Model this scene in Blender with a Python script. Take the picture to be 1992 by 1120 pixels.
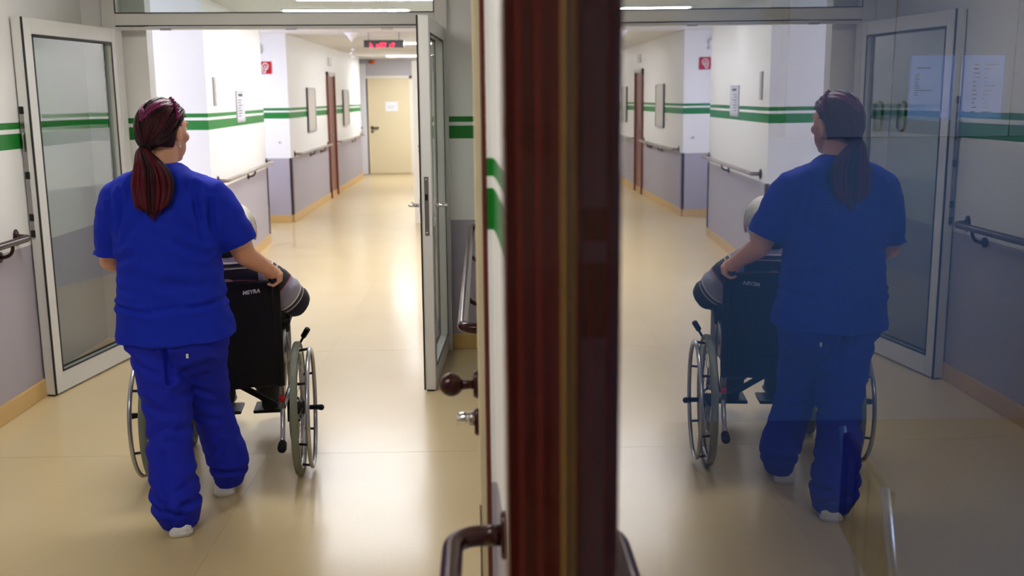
import bpy, bmesh, math, random
from mathutils import Vector, Matrix, Quaternion, noise
for o in list(bpy.data.objects): bpy.data.objects.remove(o, do_unlink=True)
SC = bpy.context.scene
COL = SC.collection
random.seed(7)
PI = math.pi
# ------------------------------------------------------------------ camera
cam_d = bpy.data.cameras.new('camera'); cam = bpy.data.objects.new('camera', cam_d); COL.objects.link(cam)
SC.camera = cam
cam_d.sensor_width = 36.0; cam_d.lens = 1937.0*36/1992; cam_d.clip_start = 0.02; cam_d.clip_end = 100
def cam_matrix():
    f = Vector((-49.0, -369.5, 1937.0)).normalized()       # corridor direction seen in camera axes (x right, y down, z ahead)
    x = Vector((1, -0.006, 0)); x = (x - f*x.dot(f)).normalized()
    d = f.cross(x)
    rows = (x, f, -d)                                      # world axes in camera axes
    R = Matrix([[r[0], -r[1], -r[2]] for r in rows])
    return Matrix.Translation((0, 0, 1.65)) @ R.to_4x4()
cam.matrix_world = cam_matrix()
cam_d.dof.use_dof = True; cam_d.dof.focus_distance = 4.0; cam_d.dof.aperture_fstop = 3.2
# ------------------------------------------------------------------ world (daylight, reaches the building only through its windows)
W = bpy.data.worlds.new('daylight'); SC.world = W; W.use_nodes = True
bg = W.node_tree.nodes['Background']; bg.inputs[0].default_value = (0.70, 0.74, 1.0, 1); bg.inputs[1].default_value = 5.0
def portal(name, loc, rot, sx, sy):
    l = bpy.data.lights.new(name, 'AREA'); l.shape = 'RECTANGLE'; l.size = sx; l.size_y = sy; l.cycles.is_portal = True
    o = bpy.data.objects.new(name, l); o.location = loc; o.rotation_euler = rot; COL.objects.link(o)
portal('bay_window_portal', (-4.93, 7.72, 1.5), (0, -PI/2, 0), 1.4, 1.5)
portal('office_window_portal', (3.33, 2.2, 1.7), (0, PI/2, 0), 0.6, 1.1)
portal('recess_window_portal', (-3.9, 12.5, 1.5), (0, -PI/2, 0), 1.4, 0.8)
# ------------------------------------------------------------------ exposure
SC.view_settings.view_transform = 'Standard'; SC.view_settings.look = 'None'
SC.view_settings.gamma = 1; SC.view_settings.use_curve_mapping = False
SC.view_settings.exposure = 2.0
LAMP_FAR, LAMP_MID, LAMP_NEAR = 44.0, 17.0, 9.5

# ------------------------------------------------------------------ materials
MATS = {}
def srgb(r, g, b):
    f = lambda c: (c/255/12.92 if c/255 <= 0.04045 else ((c/255+0.055)/1.055)**2.4)
    return (f(r), f(g), f(b), 1)
def mat(name, col, rough=0.5, metal=0.0, coat=0.0, noise_amt=0.06, noise_scale=30.0, bump=0.0, bump_scale=80.0, emit=None, estr=0, sheen=0.0, stretch=None, spec=0.5, alpha=None):
    m = bpy.data.materials.new(name); m.use_nodes = True; MATS[name] = m
    nt = m.node_tree; p = nt.nodes['Principled BSDF']
    p.inputs['Roughness'].default_value = rough; p.inputs['Metallic'].default_value = metal
    p.inputs['Coat Weight'].default_value = coat; p.inputs['Specular IOR Level'].default_value = spec
    p.inputs['Sheen Weight'].default_value = sheen
    tc = nt.nodes.new('ShaderNodeTexCoord'); mp = nt.nodes.new('ShaderNodeMapping')
    if stretch: mp.inputs['Scale'].default_value = stretch
    nt.links.new(tc.outputs['Object'], mp.inputs[0])
    n = nt.nodes.new('ShaderNodeTexNoise'); n.inputs['Scale'].default_value = noise_scale; n.inputs['Detail'].default_value = 4
    nt.links.new(mp.outputs[0], n.inputs['Vector'])
    mx = nt.nodes.new('ShaderNodeMix'); mx.data_type = 'RGBA'
    mx.inputs[6].default_value = tuple(c*(1-noise_amt) for c in col[:3])+(1,)
    mx.inputs[7].default_value = tuple(min(1, c*(1+noise_amt)) for c in col[:3])+(1,)
    nt.links.new(n.outputs[0], mx.inputs[0]); nt.links.new(mx.outputs[2], p.inputs['Base Color'])
    if bump:
        n2 = nt.nodes.new('ShaderNodeTexNoise'); n2.inputs['Scale'].default_value = bump_scale; n2.inputs['Detail'].default_value = 3
        nt.links.new(mp.outputs[0], n2.inputs['Vector'])
        b = nt.nodes.new('ShaderNodeBump'); b.inputs['Strength'].default_value = bump; b.inputs['Distance'].default_value = 0.01
        nt.links.new(n2.outputs[0], b.inputs['Height']); nt.links.new(b.outputs[0], p.inputs['Normal'])
    if emit:
        p.inputs['Emission Color'].default_value = emit; p.inputs['Emission Strength'].default_value = estr
    return m
def wall_material():
    """white paint, grey wainscot below, two green bands: colours by height, as they are painted on the wall"""
    m = bpy.data.materials.new('banded_wall_paint'); m.use_nodes = True; nt = m.node_tree; p = nt.nodes['Principled BSDF']
    g = nt.nodes.new('ShaderNodeNewGeometry'); s = nt.nodes.new('ShaderNodeSeparateXYZ'); nt.links.new(g.outputs['Position'], s.inputs[0])
    r = nt.nodes.new('ShaderNodeValToRGB'); r.color_ramp.interpolation = 'CONSTANT'
    mr = nt.nodes.new('ShaderNodeMath'); mr.operation = 'DIVIDE'; mr.inputs[1].default_value = 3.0
    nt.links.new(s.outputs[2], mr.inputs[0]); nt.links.new(mr.outputs[0], r.inputs[0])
    white = srgb(232, 231, 228); green = srgb(0, 118, 30); grey = srgb(168, 162, 172)
    cr = r.color_ramp; cr.elements[0].position = 0; cr.elements[0].color = grey
    cr.elements[1].position = 0.863/3; cr.elements[1].color = white
    for z, c in ((1.388, green), (1.467, white), (1.49, green), (1.527, white)):
        e = cr.elements.new(z/3); e.color = c
    n = nt.nodes.new('ShaderNodeTexNoise'); n.inputs['Scale'].default_value = 160; nt.links.new(g.outputs['Position'], n.inputs['Vector'])
    b = nt.nodes.new('ShaderNodeBump'); b.inputs['Strength'].default_value = 0.02; b.inputs['Distance'].default_value = 0.002
    nt.links.new(n.outputs[0], b.inputs['Height']); nt.links.new(b.outputs[0], p.inputs['Normal'])
    nt.links.new(r.outputs[0], p.inputs['Base Color']); p.inputs['Roughness'].default_value = 0.5
    MATS['wall'] = m
wall_material()
def glass_material(name, tint, both):
    m = bpy.data.materials.new(name); m.use_nodes = True; nt = m.node_tree; nt.nodes.clear()
    out = nt.nodes.new('ShaderNodeOutputMaterial'); tr = nt.nodes.new('ShaderNodeBsdfTransparent'); tr.inputs[0].default_value = tint
    gl = nt.nodes.new('ShaderNodeBsdfGlossy'); gl.inputs['Roughness'].default_value = 0.0; gl.inputs['Color'].default_value = (1, 1, 1, 1)
    fr = nt.nodes.new('ShaderNodeFresnel'); fr.inputs[0].default_value = 1.52
    if both:     # two surfaces of the sheet lumped into its front: R = 2F/(1+F)
        a = nt.nodes.new('ShaderNodeMath'); a.operation = 'MULTIPLY'; a.inputs[1].default_value = 2; nt.links.new(fr.outputs[0], a.inputs[0])
        b = nt.nodes.new('ShaderNodeMath'); b.operation = 'ADD'; b.inputs[1].default_value = 1; nt.links.new(fr.outputs[0], b.inputs[0])
        c = nt.nodes.new('ShaderNodeMath'); c.operation = 'DIVIDE'; nt.links.new(a.outputs[0], c.inputs[0]); nt.links.new(b.outputs[0], c.inputs[1]); fac = c
    else: fac = fr
    ge = nt.nodes.new('ShaderNodeNewGeometry'); iv = nt.nodes.new('ShaderNodeMath'); iv.operation = 'SUBTRACT'; iv.inputs[0].default_value = 1; nt.links.new(ge.outputs['Backfacing'], iv.inputs[1])
    mu = nt.nodes.new('ShaderNodeMath'); mu.operation = 'MULTIPLY'; nt.links.new(fac.outputs[0], mu.inputs[0]); nt.links.new(iv.outputs[0], mu.inputs[1])   # the sheet's far surface is already counted in the near one
    mx = nt.nodes.new('ShaderNodeMixShader'); nt.links.new(mu.outputs[0], mx.inputs[0])
    nt.links.new(tr.outputs[0], mx.inputs[1]); nt.links.new(gl.outputs[0], mx.inputs[2]); nt.links.new(mx.outputs[0], out.inputs[0])
    MATS[name] = m
glass_material('glass_front', (0.56, 0.74, 0.88, 1), True)
glass_material('door_glass', (0.80, 0.84, 0.82, 1), True)
def clear_material():
    m = bpy.data.materials.new('glass_back'); m.use_nodes = True; nt = m.node_tree; nt.nodes.clear()
    out = nt.nodes.new('ShaderNodeOutputMaterial'); tr = nt.nodes.new('ShaderNodeBsdfTransparent'); nt.links.new(tr.outputs[0], out.inputs[0]); MATS['glass_back'] = m
clear_material()
def floor_material():
    m = bpy.data.materials.new('beige_sheet_vinyl'); m.use_nodes = True; nt = m.node_tree; p = nt.nodes['Principled BSDF']
    tc = nt.nodes.new('ShaderNodeNewGeometry')
    n1 = nt.nodes.new('ShaderNodeTexNoise'); n1.inputs['Scale'].default_value = 2.2; n1.inputs['Detail'].default_value = 2
    n2 = nt.nodes.new('ShaderNodeTexNoise'); n2.inputs['Scale'].default_value = 90; n2.inputs['Detail'].default_value = 3
    for n in (n1, n2): nt.links.new(tc.outputs['Position'], n.inputs['Vector'])
    a = nt.nodes.new('ShaderNodeMix'); a.data_type = 'RGBA'; a.inputs[6].default_value = srgb(208, 184, 134); a.inputs[7].default_value = srgb(218, 197, 150); nt.links.new(n1.outputs[0], a.inputs[0])
    b = nt.nodes.new('ShaderNodeMix'); b.data_type = 'RGBA'; b.blend_type = 'MULTIPLY'; b.inputs[0].default_value = 0.12; nt.links.new(a.outputs[2], b.inputs[6]); nt.links.new(n2.outputs[0], b.inputs[7])
    nt.links.new(b.outputs[2], p.inputs['Base Color'])
    p.inputs['Roughness'].default_value = 0.38
    p.inputs['Coat Weight'].default_value = 0.5; p.inputs['Coat Roughness'].default_value = 0.17; p.inputs['IOR'].default_value = 1.5
    bu = nt.nodes.new('ShaderNodeBump'); bu.inputs['Strength'].default_value = 0.03; bu.inputs['Distance'].default_value = 0.004
    n3 = nt.nodes.new('ShaderNodeTexNoise'); n3.inputs['Scale'].default_value = 9; nt.links.new(tc.outputs['Position'], n3.inputs['Vector'])
    nt.links.new(n3.outputs[0], bu.inputs['Height']); nt.links.new(bu.outputs[0], p.inputs['Normal'])
    MATS['floor'] = m
floor_material()
mat('floor_joint', srgb(166, 146, 112), 0.5)
mat('office_floor', srgb(104, 108, 120), 0.6)
mat('baseboard', srgb(205, 168, 104), 0.4, noise_amt=0.08, noise_scale=8)
mat('ceiling', srgb(226, 224, 222), 0.8)
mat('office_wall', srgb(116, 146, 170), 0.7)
mat('lobby_wall', srgb(190, 188, 194), 0.6)
mat('office_paper', srgb(205, 216, 255), 0.6, noise_amt=0.01)
mat('office_sleeve', srgb(112, 124, 160), 0.3)
mat('notice_sheet_grey', srgb(196, 196, 204), 0.5)
mat('aluminium', srgb(214, 213, 208), 0.35, noise_amt=0.02)
mat('rubber', srgb(18, 18, 18), 0.5)
mat('handrail', srgb(48, 16, 17), 0.24, coat=0.1, spec=0.25)
mat('handrail_grey', srgb(128, 112, 102), 0.25, coat=0.4)
mat('steel', srgb(160, 155, 158), 0.3, metal=1.0)
mat('chrome', srgb(220, 220, 222), 0.12, metal=1.0)
mat('dark_red', srgb(98, 32, 27), 0.22, coat=0.5, noise_amt=0.1, noise_scale=60)
mat('cream_door', srgb(226, 212, 176), 0.4, noise_amt=0.03)
mat('cream_light', srgb(236, 230, 214), 0.4, noise_amt=0.03)
mat('white_door', srgb(226, 225, 232), 0.4, noise_amt=0.02)
mat('gold_bead', srgb(150, 112, 52), 0.4, noise_amt=0.15, noise_scale=50)
mat('brown_door', srgb(112, 48, 30), 0.35, noise_amt=0.15, noise_scale=20, stretch=(1, 1, 0.15))
mat('corner_guard', srgb(52, 34, 38), 0.3)
mat('black_plastic', srgb(20, 20, 22), 0.5, spec=0.3)
mat('black_fabric', srgb(14, 14, 15), 0.9, bump=0.2, bump_scale=400)
mat('dark_grey', srgb(52, 54, 60), 0.7)
mat('silver_paint', srgb(176, 178, 184), 0.25, metal=0.8)
mat('tyre', srgb(122, 126, 112), 0.75, bump=0.4, bump_scale=140)
mat('red_tape', srgb(215, 25, 25), 0.4)
mat('white_print', srgb(235, 235, 235), 0.5)
mat('black_print', srgb(40, 44, 60), 0.6)
mat('paper', srgb(238, 240, 248), 0.6, noise_amt=0.01)
mat('sign_red', srgb(188, 28, 32), 0.35)
mat('grey_plastic', srgb(168, 167, 170), 0.4)
mat('board_grey', srgb(196, 190, 180), 0.5)
mat('display_black', srgb(12, 12, 20), 0.25)
mat('led_red', srgb(255, 40, 60), 0.5, emit=srgb(255, 20, 50), estr=2.2)
mat('orange', srgb(226, 98, 32), 0.5)
mat('lamp_white', (1, 1, 1, 1), 0.5, emit=(0.94, 0.95, 1.0, 1), estr=LAMP_FAR)
mat('lamp_mid', (1, 1, 1, 1), 0.5, emit=(0.94, 0.95, 1.0, 1), estr=LAMP_MID)
mat('lamp_near', (1, 1, 1, 1), 0.5, emit=(1.0, 0.98, 0.95, 1), estr=LAMP_NEAR)
mat('scrub_blue', srgb(18, 44, 190), 0.75, spec=0.2, noise_amt=0.10, noise_scale=9, bump=0.25, bump_scale=420)
mat('trouser_blue', srgb(26, 40, 184), 0.75, spec=0.2, noise_amt=0.12, noise_scale=8, bump=0.25, bump_scale=420)
mat('skin', srgb(226, 166, 134), 0.5, noise_amt=0.08, noise_scale=24, bump=0.1, bump_scale=200)
mat('skin_pale', srgb(222, 176, 152), 0.5, noise_amt=0.06, noise_scale=24)
mat('hair_dark', srgb(34, 9, 18), 0.45, noise_amt=0.6, noise_scale=40, stretch=(1, 1, 0.1), spec=0.25)
mat('hair_burgundy', srgb(82, 8, 30), 0.45, noise_amt=0.5, noise_scale=40, stretch=(1, 1, 0.1), spec=0.25)
mat('hair_magenta', srgb(126, 18, 92), 0.4, noise_amt=0.4, noise_scale=60)
mat('hair_white', srgb(224, 220, 208), 0.5, noise_amt=0.12, noise_scale=50)
mat('shoe_white', srgb(232, 234, 240), 0.5)
mat('sole_white', srgb(214, 214, 216), 0.6)
mat('cabinet', srgb(134, 132, 142), 0.45, noise_amt=0.02)
mat('seat_brown', srgb(70, 46, 34), 0.6)
mat('wood_yellow', srgb(92, 72, 40), 0.5, noise_amt=0.2)
mat('dark_trousers', srgb(40, 42, 50), 0.8)
mat('ornament', srgb(240, 238, 240), 0.5)
def stripe_material():
    """striped knit: the stripes run across the value stored on each vertex (height on the trunk, length on the sleeves)"""
    m = bpy.data.materials.new('striped_knit'); m.use_nodes = True; nt = m.node_tree; p = nt.nodes['Principled BSDF']
    a = nt.nodes.new('ShaderNodeAttribute'); a.attribute_name = 'stripe'
    f = nt.nodes.new('ShaderNodeMath'); f.operation = 'FRACT'; nt.links.new(a.outputs['Fac'], f.inputs[0])
    r = nt.nodes.new('ShaderNodeValToRGB'); r.color_ramp.interpolation = 'CONSTANT'
    navy = srgb(20, 22, 38); grey = srgb(150, 146, 166); white = srgb(222, 220, 214); red = srgb(150, 24, 40); mid = srgb(84, 84, 92)
    cr = r.color_ramp; cr.elements[0].position = 0; cr.elements[0].color = navy; cr.elements[1].position = 0.30; cr.elements[1].color = red
    for z, c in ((0.335, grey), (0.72, white), (0.77, navy), (0.86, mid), (0.91, white), (0.935, navy)):
        e = cr.elements.new(z); e.color = c
    nt.links.new(f.outputs[0], r.inputs[0]); nt.links.new(r.outputs[0], p.inputs['Base Color'])
    p.inputs['Roughness'].default_value = 0.85; p.inputs['Sheen Weight'].default_value = 0.2
    MATS['stripes'] = m
stripe_material()

# ------------------------------------------------------------------ mesh helpers
class MB:
    def __init__(s): s.v = []; s.f = []; s.mi = []; s.sm = []
    def add(s, vs, fs, smooth=False, mi=0):
        o = len(s.v); s.v += [Vector(p) for p in vs]
        for f in fs: s.f.append([i+o for i in f]); s.sm.append(smooth); s.mi.append(mi)
        return s
    def box(s, x0, x1, y0, y1, z0, z1, mi=0, bev=0.0):
        if bev <= 0:
            return s.add([(x, y, z) for z in (z0, z1) for y in (y0, y1) for x in (x0, x1)],
                     [(0, 2, 3, 1), (4, 5, 7, 6), (0, 1, 5, 4), (2, 6, 7, 3), (0, 4, 6, 2), (1, 3, 7, 5)], False, mi)
        bm = bmesh.new(); bmesh.ops.create_cube(bm, size=1)
        for v in bm.verts: v.co = Vector(((x0+x1)/2+v.co.x*(x1-x0), (y0+y1)/2+v.co.y*(y1-y0), (z0+z1)/2+v.co.z*(z1-z0)))
        bmesh.ops.bevel(bm, geom=bm.edges[:], offset=bev, segments=2, affect='EDGES', profile=0.5)
        bm.verts.index_update()
        s.add([v.co.copy() for v in bm.verts], [[v.index for v in f.verts] for f in bm.faces], False, mi); bm.free(); return s
    def prism(s, poly, z0, z1, mi=0, smooth=False):
        n = len(poly)
        s.add([(x, y, z0) for x, y in poly]+[(x, y, z1) for x, y in poly], [[i, (i+1) % n, n+(i+1) % n, n+i] for i in range(n)], smooth, mi)
        s.add([(x, y, z0) for x, y in poly], [list(range(n))[::-1]], False, mi); s.add([(x, y, z1) for x, y in poly], [list(range(n))], False, mi); return s
    def loft(s, rings, cap=True, closed=True, smooth=True, mi=0):
        n = len(rings[0]); vs = [p for r in rings for p in r]; fs = []
        for i in range(len(rings)-1):
            for j in range(n if closed else n-1):
                k = (j+1) % n; fs.append([i*n+j, i*n+k, (i+1)*n+k, (i+1)*n+j])
        if cap: fs.append(list(range(n))[::-1]); fs.append([(len(rings)-1)*n+j for j in range(n)])
        return s.add(vs, fs, smooth, mi)
    def tube(s, pts, r, seg=10, cap=True, mi=0, flat=1.0):
        pts = [Vector(p) for p in pts]; rs = r if isinstance(r, (list, tuple)) else [r]*len(pts)
        t = [((pts[min(i+1, len(pts)-1)]-pts[max(i-1, 0)]).normalized()) for i in range(len(pts))]
        u = t[0].orthogonal().normalized()
        if abs(t[0].z) < 0.9: u = (Vector((0, 0, 1))-t[0]*t[0].z).normalized()
        rings = []
        for i, p in enumerate(pts):
            u = (u-t[i]*u.dot(t[i])).normalized(); w = t[i].cross(u)
            rings.append([p+(u*math.cos(a)+w*math.sin(a)*flat)*rs[i] for a in [2*PI*k/seg for k in range(seg)]])
        return s.loft(rings, cap, True, True, mi)
    def capsule(s, pts, r, seg=12):
        """a tapered limb with rounded ends"""
        pts = [Vector(p) for p in pts]; rs = list(r)
        d0 = (pts[0]-pts[1]).normalized(); d1 = (pts[-1]-pts[-2]).normalized()
        P = [pts[0]+d0*rs[0]*k for k in (0.97, 0.8, 0.45)]+pts+[pts[-1]+d1*rs[-1]*k for k in (0.45, 0.8, 0.97)]
        R = [rs[0]*k for k in (0.2, 0.6, 0.9)]+rs+[rs[-1]*k for k in (0.9, 0.6, 0.2)]
        return s.tube(P, R, seg)
    def ellipsoid(s, c, r, rot=None, seg=16, rows=10):
        c = Vector(c); vs = []; fs = []
        for i in range(1, rows):
            th = PI*i/rows
            for j in range(seg):
                a = 2*PI*j/seg; v = Vector((r[0]*math.sin(th)*math.cos(a), r[1]*math.sin(th)*math.sin(a), r[2]*math.cos(th)))
                vs.append(c+(rot @ v if rot else v))
        top = len(vs); e = Vector((0, 0, r[2])); e = rot @ e if rot else e; vs += [c+e, c-e]
        for i in range(rows-2):
            for j in range(seg): k = (j+1) % seg; fs.append([i*seg+j, (i+1)*seg+j, (i+1)*seg+k, i*seg+k])
        for j in range(seg): k = (j+1) % seg; fs.append([top, j, k]); fs.append([top+1, (rows-2)*seg+k, (rows-2)*seg+j])
        return s.add(vs, fs, True)
    def lathe(s, prof, c, axis='z', seg=32, mi=0, smooth=True):
        """prof: (radius, height) points, closed ring profile if first==last"""
        rings = []
        for j in range(seg):
            a = 2*PI*j/seg; ring = []
            for r, h in prof:
                p = (r*math.cos(a), r*math.sin(a), h)
                if axis == 'x': p = (h, r*math.cos(a), r*math.sin(a))
                if axis == 'y': p = (r*math.sin(a), h, r*math.cos(a))
                ring.append(Vector(c)+Vector(p))
            rings.append(ring)
        n = len(prof); vs = [p for r in rings for p in r]; fs = []
        for j in range(seg):
            k = (j+1) % seg
            for i in range(n-1): fs.append([j*n+i, k*n+i, k*n+i+1, j*n+i+1])
        return s.add(vs, fs, smooth, mi)
    def xform(s, f): s.v = [Vector(f(p)) for p in s.v]; return s
    def mesh(s, name, mats):
        me = bpy.data.meshes.new(name); me.from_pydata([tuple(p) for p in s.v], [], s.f)
        for m in (mats if isinstance(mats, (list, tuple)) else [mats]): me.materials.append(MATS[m])
        for p, sm, mi in zip(me.polygons, s.sm, s.mi): p.use_smooth = sm; p.material_index = mi
        bm = bmesh.new(); bm.from_mesh(me); bmesh.ops.remove_doubles(bm, verts=bm.verts, dist=1e-6) if len(bm.verts) < 50000 else None
        bmesh.ops.recalc_face_normals(bm, faces=bm.faces); bm.to_mesh(me); bm.free(); me.update(); return me
    def build(s, name, mats, parent=None, off=None, label=None):
        if off is not None: s.v = [p-Vector(off) for p in s.v]
        return link(name, s.mesh(name, mats), parent, label)
def link(name, me, parent=None, label=None):
    o = bpy.data.objects.new(name, me); COL.objects.link(o)
    if parent: o.parent = parent
    if label: o['label'] = label
    return o
def tag(o, label, cat, group=None, kind=None):
    o['label'] = label; o['category'] = cat
    if group: o['group'] = group
    if kind: o['kind'] = kind
    return o
def thing(name, label, cat, loc=(0, 0, 0), rz=0, group=None, kind=None):
    o = bpy.data.objects.new(name, None); COL.objects.link(o); o.location = loc; o.rotation_euler = (0, 0, rz)
    return tag(o, label, cat, group, kind)
def struct(name, mb, m, label, cat): return tag(mb.build(name, m), label, cat, None, 'structure')
def arc(c, a, b, n=6):
    """quarter bend about corner c from point a to point b"""
    a = Vector(a); b = Vector(b); c = Vector(c); return [a*(1-t)**2+c*2*t*(1-t)+b*t*t for t in [i/n for i in range(n+1)]]
def fuse(mb, voxel=0.008, smooth=6, fac=0.5):
    me = mb.mesh('raw', ['skin']); o = bpy.data.objects.new('raw', me); COL.objects.link(o)
    m = o.modifiers.new('r', 'REMESH'); m.mode = 'VOXEL'; m.voxel_size = voxel
    if smooth: k = o.modifiers.new('s', 'SMOOTH'); k.iterations = smooth; k.factor = fac
    dg = bpy.context.evaluated_depsgraph_get(); dg.update()
    r = bpy.data.meshes.new_from_object(o.evaluated_get(dg)); bpy.data.objects.remove(o, do_unlink=True); bpy.data.meshes.remove(me)
    for p in r.polygons: p.use_smooth = True
    r.materials.clear(); return r
def displace(me, fn):
    me.update(); N = [v.normal.copy() for v in me.vertices]
    for v, n in zip(me.vertices, N): v.co += n*fn(v.co, n)
    me.update()
def finish(me, m, off):
    off = Vector(off)
    for v in me.vertices: v.co -= off
    me.materials.append(MATS[m])
    for p in me.polygons: p.use_smooth = True
    return me
def ring(c, hw, hd, n=28, ex=2.4, tilt=0.0, yaw=0.0):
    out = []
    for k in range(n):
        a = 2*PI*k/n; ca, sa = math.cos(a), math.sin(a)
        x = hw*math.copysign(abs(ca)**(2/ex), ca); y = hd*math.copysign(abs(sa)**(2/ex), sa)
        X = x*math.cos(yaw)-y*math.sin(yaw); Y = x*math.sin(yaw)+y*math.cos(yaw)
        out.append(Vector((c[0]+X, c[1]+Y, c[2]+tilt*x)))
    return out
def lerp_rings(keys, step=0.025):
    """keys: (z, xc, hw, yc, hd) sorted down; returns dense interpolated list"""
    out = []
    for a, b in zip(keys[:-1], keys[1:]):
        n = max(1, int(abs(a[0]-b[0])/step))
        for i in range(n): t = i/n; out.append(tuple(p+(q-p)*t for p, q in zip(a, b)))
    out.append(keys[-1]); return out
def text_mesh(name, body, size, m, parent, loc, rot, shear=0.0, off=0.0, ext=0.0005):
    c = bpy.data.curves.new(name, 'FONT'); c.body = body; c.size = size; c.extrude = ext; c.shear = shear; c.offset = off; c.align_x = 'CENTER'
    o = bpy.data.objects.new(name, c); COL.objects.link(o); dg = bpy.context.evaluated_depsgraph_get(); dg.update()
    me = bpy.data.meshes.new_from_object(o.evaluated_get(dg)); bpy.data.objects.remove(o, do_unlink=True); bpy.data.curves.remove(c)
    me.materials.clear(); me.materials.append(MATS[m]); r = link(name, me, parent); r.location = loc; r.rotation_euler = rot; return r
# ================================================================== THE SETTING
H = 2.5
# ---- floor: sheets of vinyl with welded joints between them
fl = MB().box(-5.2, 3.6, -2.7, 23.6, -0.12, -0.003)
floor = struct('floor', fl, 'floor_joint', 'beige sheet vinyl floor of the corridor', 'floor')
ys = [-2.6, 0.6, 2.55, 4.515, 6.47, 8.6, 10.6, 12.6, 14.6, 16.6, 18.6, 20.6, 23.5]
for y0, y1 in zip(ys[:-1], ys[1:]):
    for x0, x1 in ((-5.1, -2.99), (-2.988, -1.05), (-1.0492, 0.12)):
        MB().box(x0, x1, y0+0.0012, y1-0.0012, -0.06, 0.0).build('floor_sheet', 'floor', floor)
struct('floor_office', MB().box(0.125, 3.5, -2.6, 4.95, -0.06, 0.0), 'office_floor', 'dark grey floor of the room behind the window pane', 'floor')
struct('ceiling', MB().box(-5.2, 3.6, -2.7, 23.6, H, H+0.15), 'ceiling', 'plain white ceiling above the corridor', 'ceiling')
def wall(name, x0, x1, y0, y1, label, m='wall', z0=0, z1=H):
    return struct(name, MB().box(x0, x1, y0, y1, z0, z1), m, label, 'wall')
wall('wall_left', -2.66, -2.531, -2.6, 6.5, 'left corridor wall with grey wainscot, green bands and brown handrail')
wall('wall_left_return', -2.66, -2.385, 6.5, 6.62, 'narrow banded wall strip behind the wide open glass door leaf')
wall('wall_left_pier', -2.9, -2.175, 6.625, 6.74, 'shaded banded wall pier just inside the doorway, beside the head of the nurse')
wall('wall_back', -2.66, 0.2, -2.75, -2.6, 'wall closing the corridor behind the viewpoint')
# ---- side bay with a daylight window
b = MB().box(-5.1, -4.95, 6.6, 6.95, 0, H).box(-5.1, -4.95, 8.5, 8.9, 0, H).box(-5.1, -4.95, 6.95, 8.5, 0, 0.8).box(-5.1, -4.95, 6.95, 8.5, 2.2, H)
struct('wall_bay', b, 'wall', 'outer wall of the side bay with the daylight window', 'wall')
wall('wall_bay_side', -5.1, -2.9, 6.62, 6.74, 'side wall of the daylight bay next to the doorway')
wall('wall_bay_front', -4.95, -2.72, 8.7, 8.85, 'lavender lit wall facing the doorway, right of the head of the nurse')
w1 = thing('window_1', 'white framed window of the side bay', 'window', (-5.0, 7.725, 0), 0, None, 'structure')
MB().box(-.04, .04, -.775, -.72, .8, 2.2).box(-.04, .04, .72, .775, .8, 2.2).box(-.04, .04, -.72, .72, .8, .86).box(-.04, .04, -.72, .72, 2.14, 2.2).box(-.04, .04, -.03, .03, .86, 2.14).build('window_frame', 'aluminium', w1)
# ---- left wall past the bay, slightly oblique
struct('wall_left_middle', MB().prism([(-2.385, 8.7), (-2.56, 11.66), (-2.72, 11.66), (-2.72, 8.7)], 0, H), 'wall', 'banded wall with notice holder and handrail past the daylight bay', 'wall')
b = MB().box(-4.1, -3.95, 8.85, 12.1, 0, H).box(-4.1, -3.95, 12.9, 13.75, 0, H).box(-4.1, -3.95, 12.1, 12.9, 0, 0.8).box(-4.1, -3.95, 12.1, 12.9, 2.2, H)
struct('wall_left_recess', b, 'wall', 'outer wall of the recess with its daylight window', 'wall')
w4 = thing('window_4', 'white framed window in the recess past the nearer handrail', 'window', (-4.02, 12.5, 0), 0, None, 'structure')
MB().box(-.04, .04, -.4, -.35, .8, 2.2).box(-.04, .04, .35, .4, .8, 2.2).box(-.04, .04, -.35, .35, .8, .86).box(-.04, .04, -.35, .35, 2.14, 2.2).build('window_frame', 'aluminium', w4)
wall('wall_left_step', -3.95, -2.65, 13.6, 13.75, 'short wall facing the viewer with the red hose sign')
wall('wall_left_far', -2.8, -2.65, 13.75, 21.3, 'far left wall with the brown door and two grey boards')
wall('wall_left_end', -4.1, -2.8, 21.15, 21.3, 'wall beside the end of the corridor')
wall('wall_end', -4.1, 0.2, 22.42, 22.6, 'wall closing the far end of the corridor', 'lobby_wall')
wall('wall_end_side', -4.1, -3.95, 21.3, 22.42, 'side wall of the lobby at the far end')
wall('wall_right_far', -0.12, 0.03, 6.62, 22.42, 'right corridor wall past the glass doors')
wall('wall_right_return', -0.245, 0.12, 6.5, 6.62, 'narrow banded wall strip right of the glass doors')
# ---- the near right wall stands 0.33 degrees off the corridor axis
def RW(u, v, z=1.65): return (u-0.0058*v-0.0049*(z-1.65), v, z)
def rw(p): return RW(p[0], p[1], p[2])
UW = 0.034
fil = [(0.008, 1.955), (0.0185, 1.955), (0.0215, 1.945), (0.0245, 1.90), (0.0275, 1.82), (0.0305, 1.70), (0.033, 1.56), (UW, 1.40), (UW, 1.045), (0.13, 1.045), (0.13, 1.98), (0.008, 1.98)]
struct('wall_right', MB().prism(fil, 0, H, smooth=False).xform(rw), 'wall', 'strip of white wall with green bands between cream door and dark red window frame', 'wall')
b = MB().box(UW, 0.13, -2.6, 1.045, 0, 0.98).box(UW, 0.13, -2.6, 1.045, 2.36, H).box(UW, 0.13, -2.6, -1.2, 0.98, 2.36).xform(rw)
struct('wall_right_near', b, 'wall', 'wall below and above the large window pane', 'wall')
b = MB().box(0.008, 0.13, 1.955, 3.05, 2.12, H).box(UW-0.01, 0.13, 3.02, 6.52, 0, H).xform(rw)
struct('wall_right_middle', b, 'wall', 'right wall between the cream door and the glass doors', 'wall')
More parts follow.
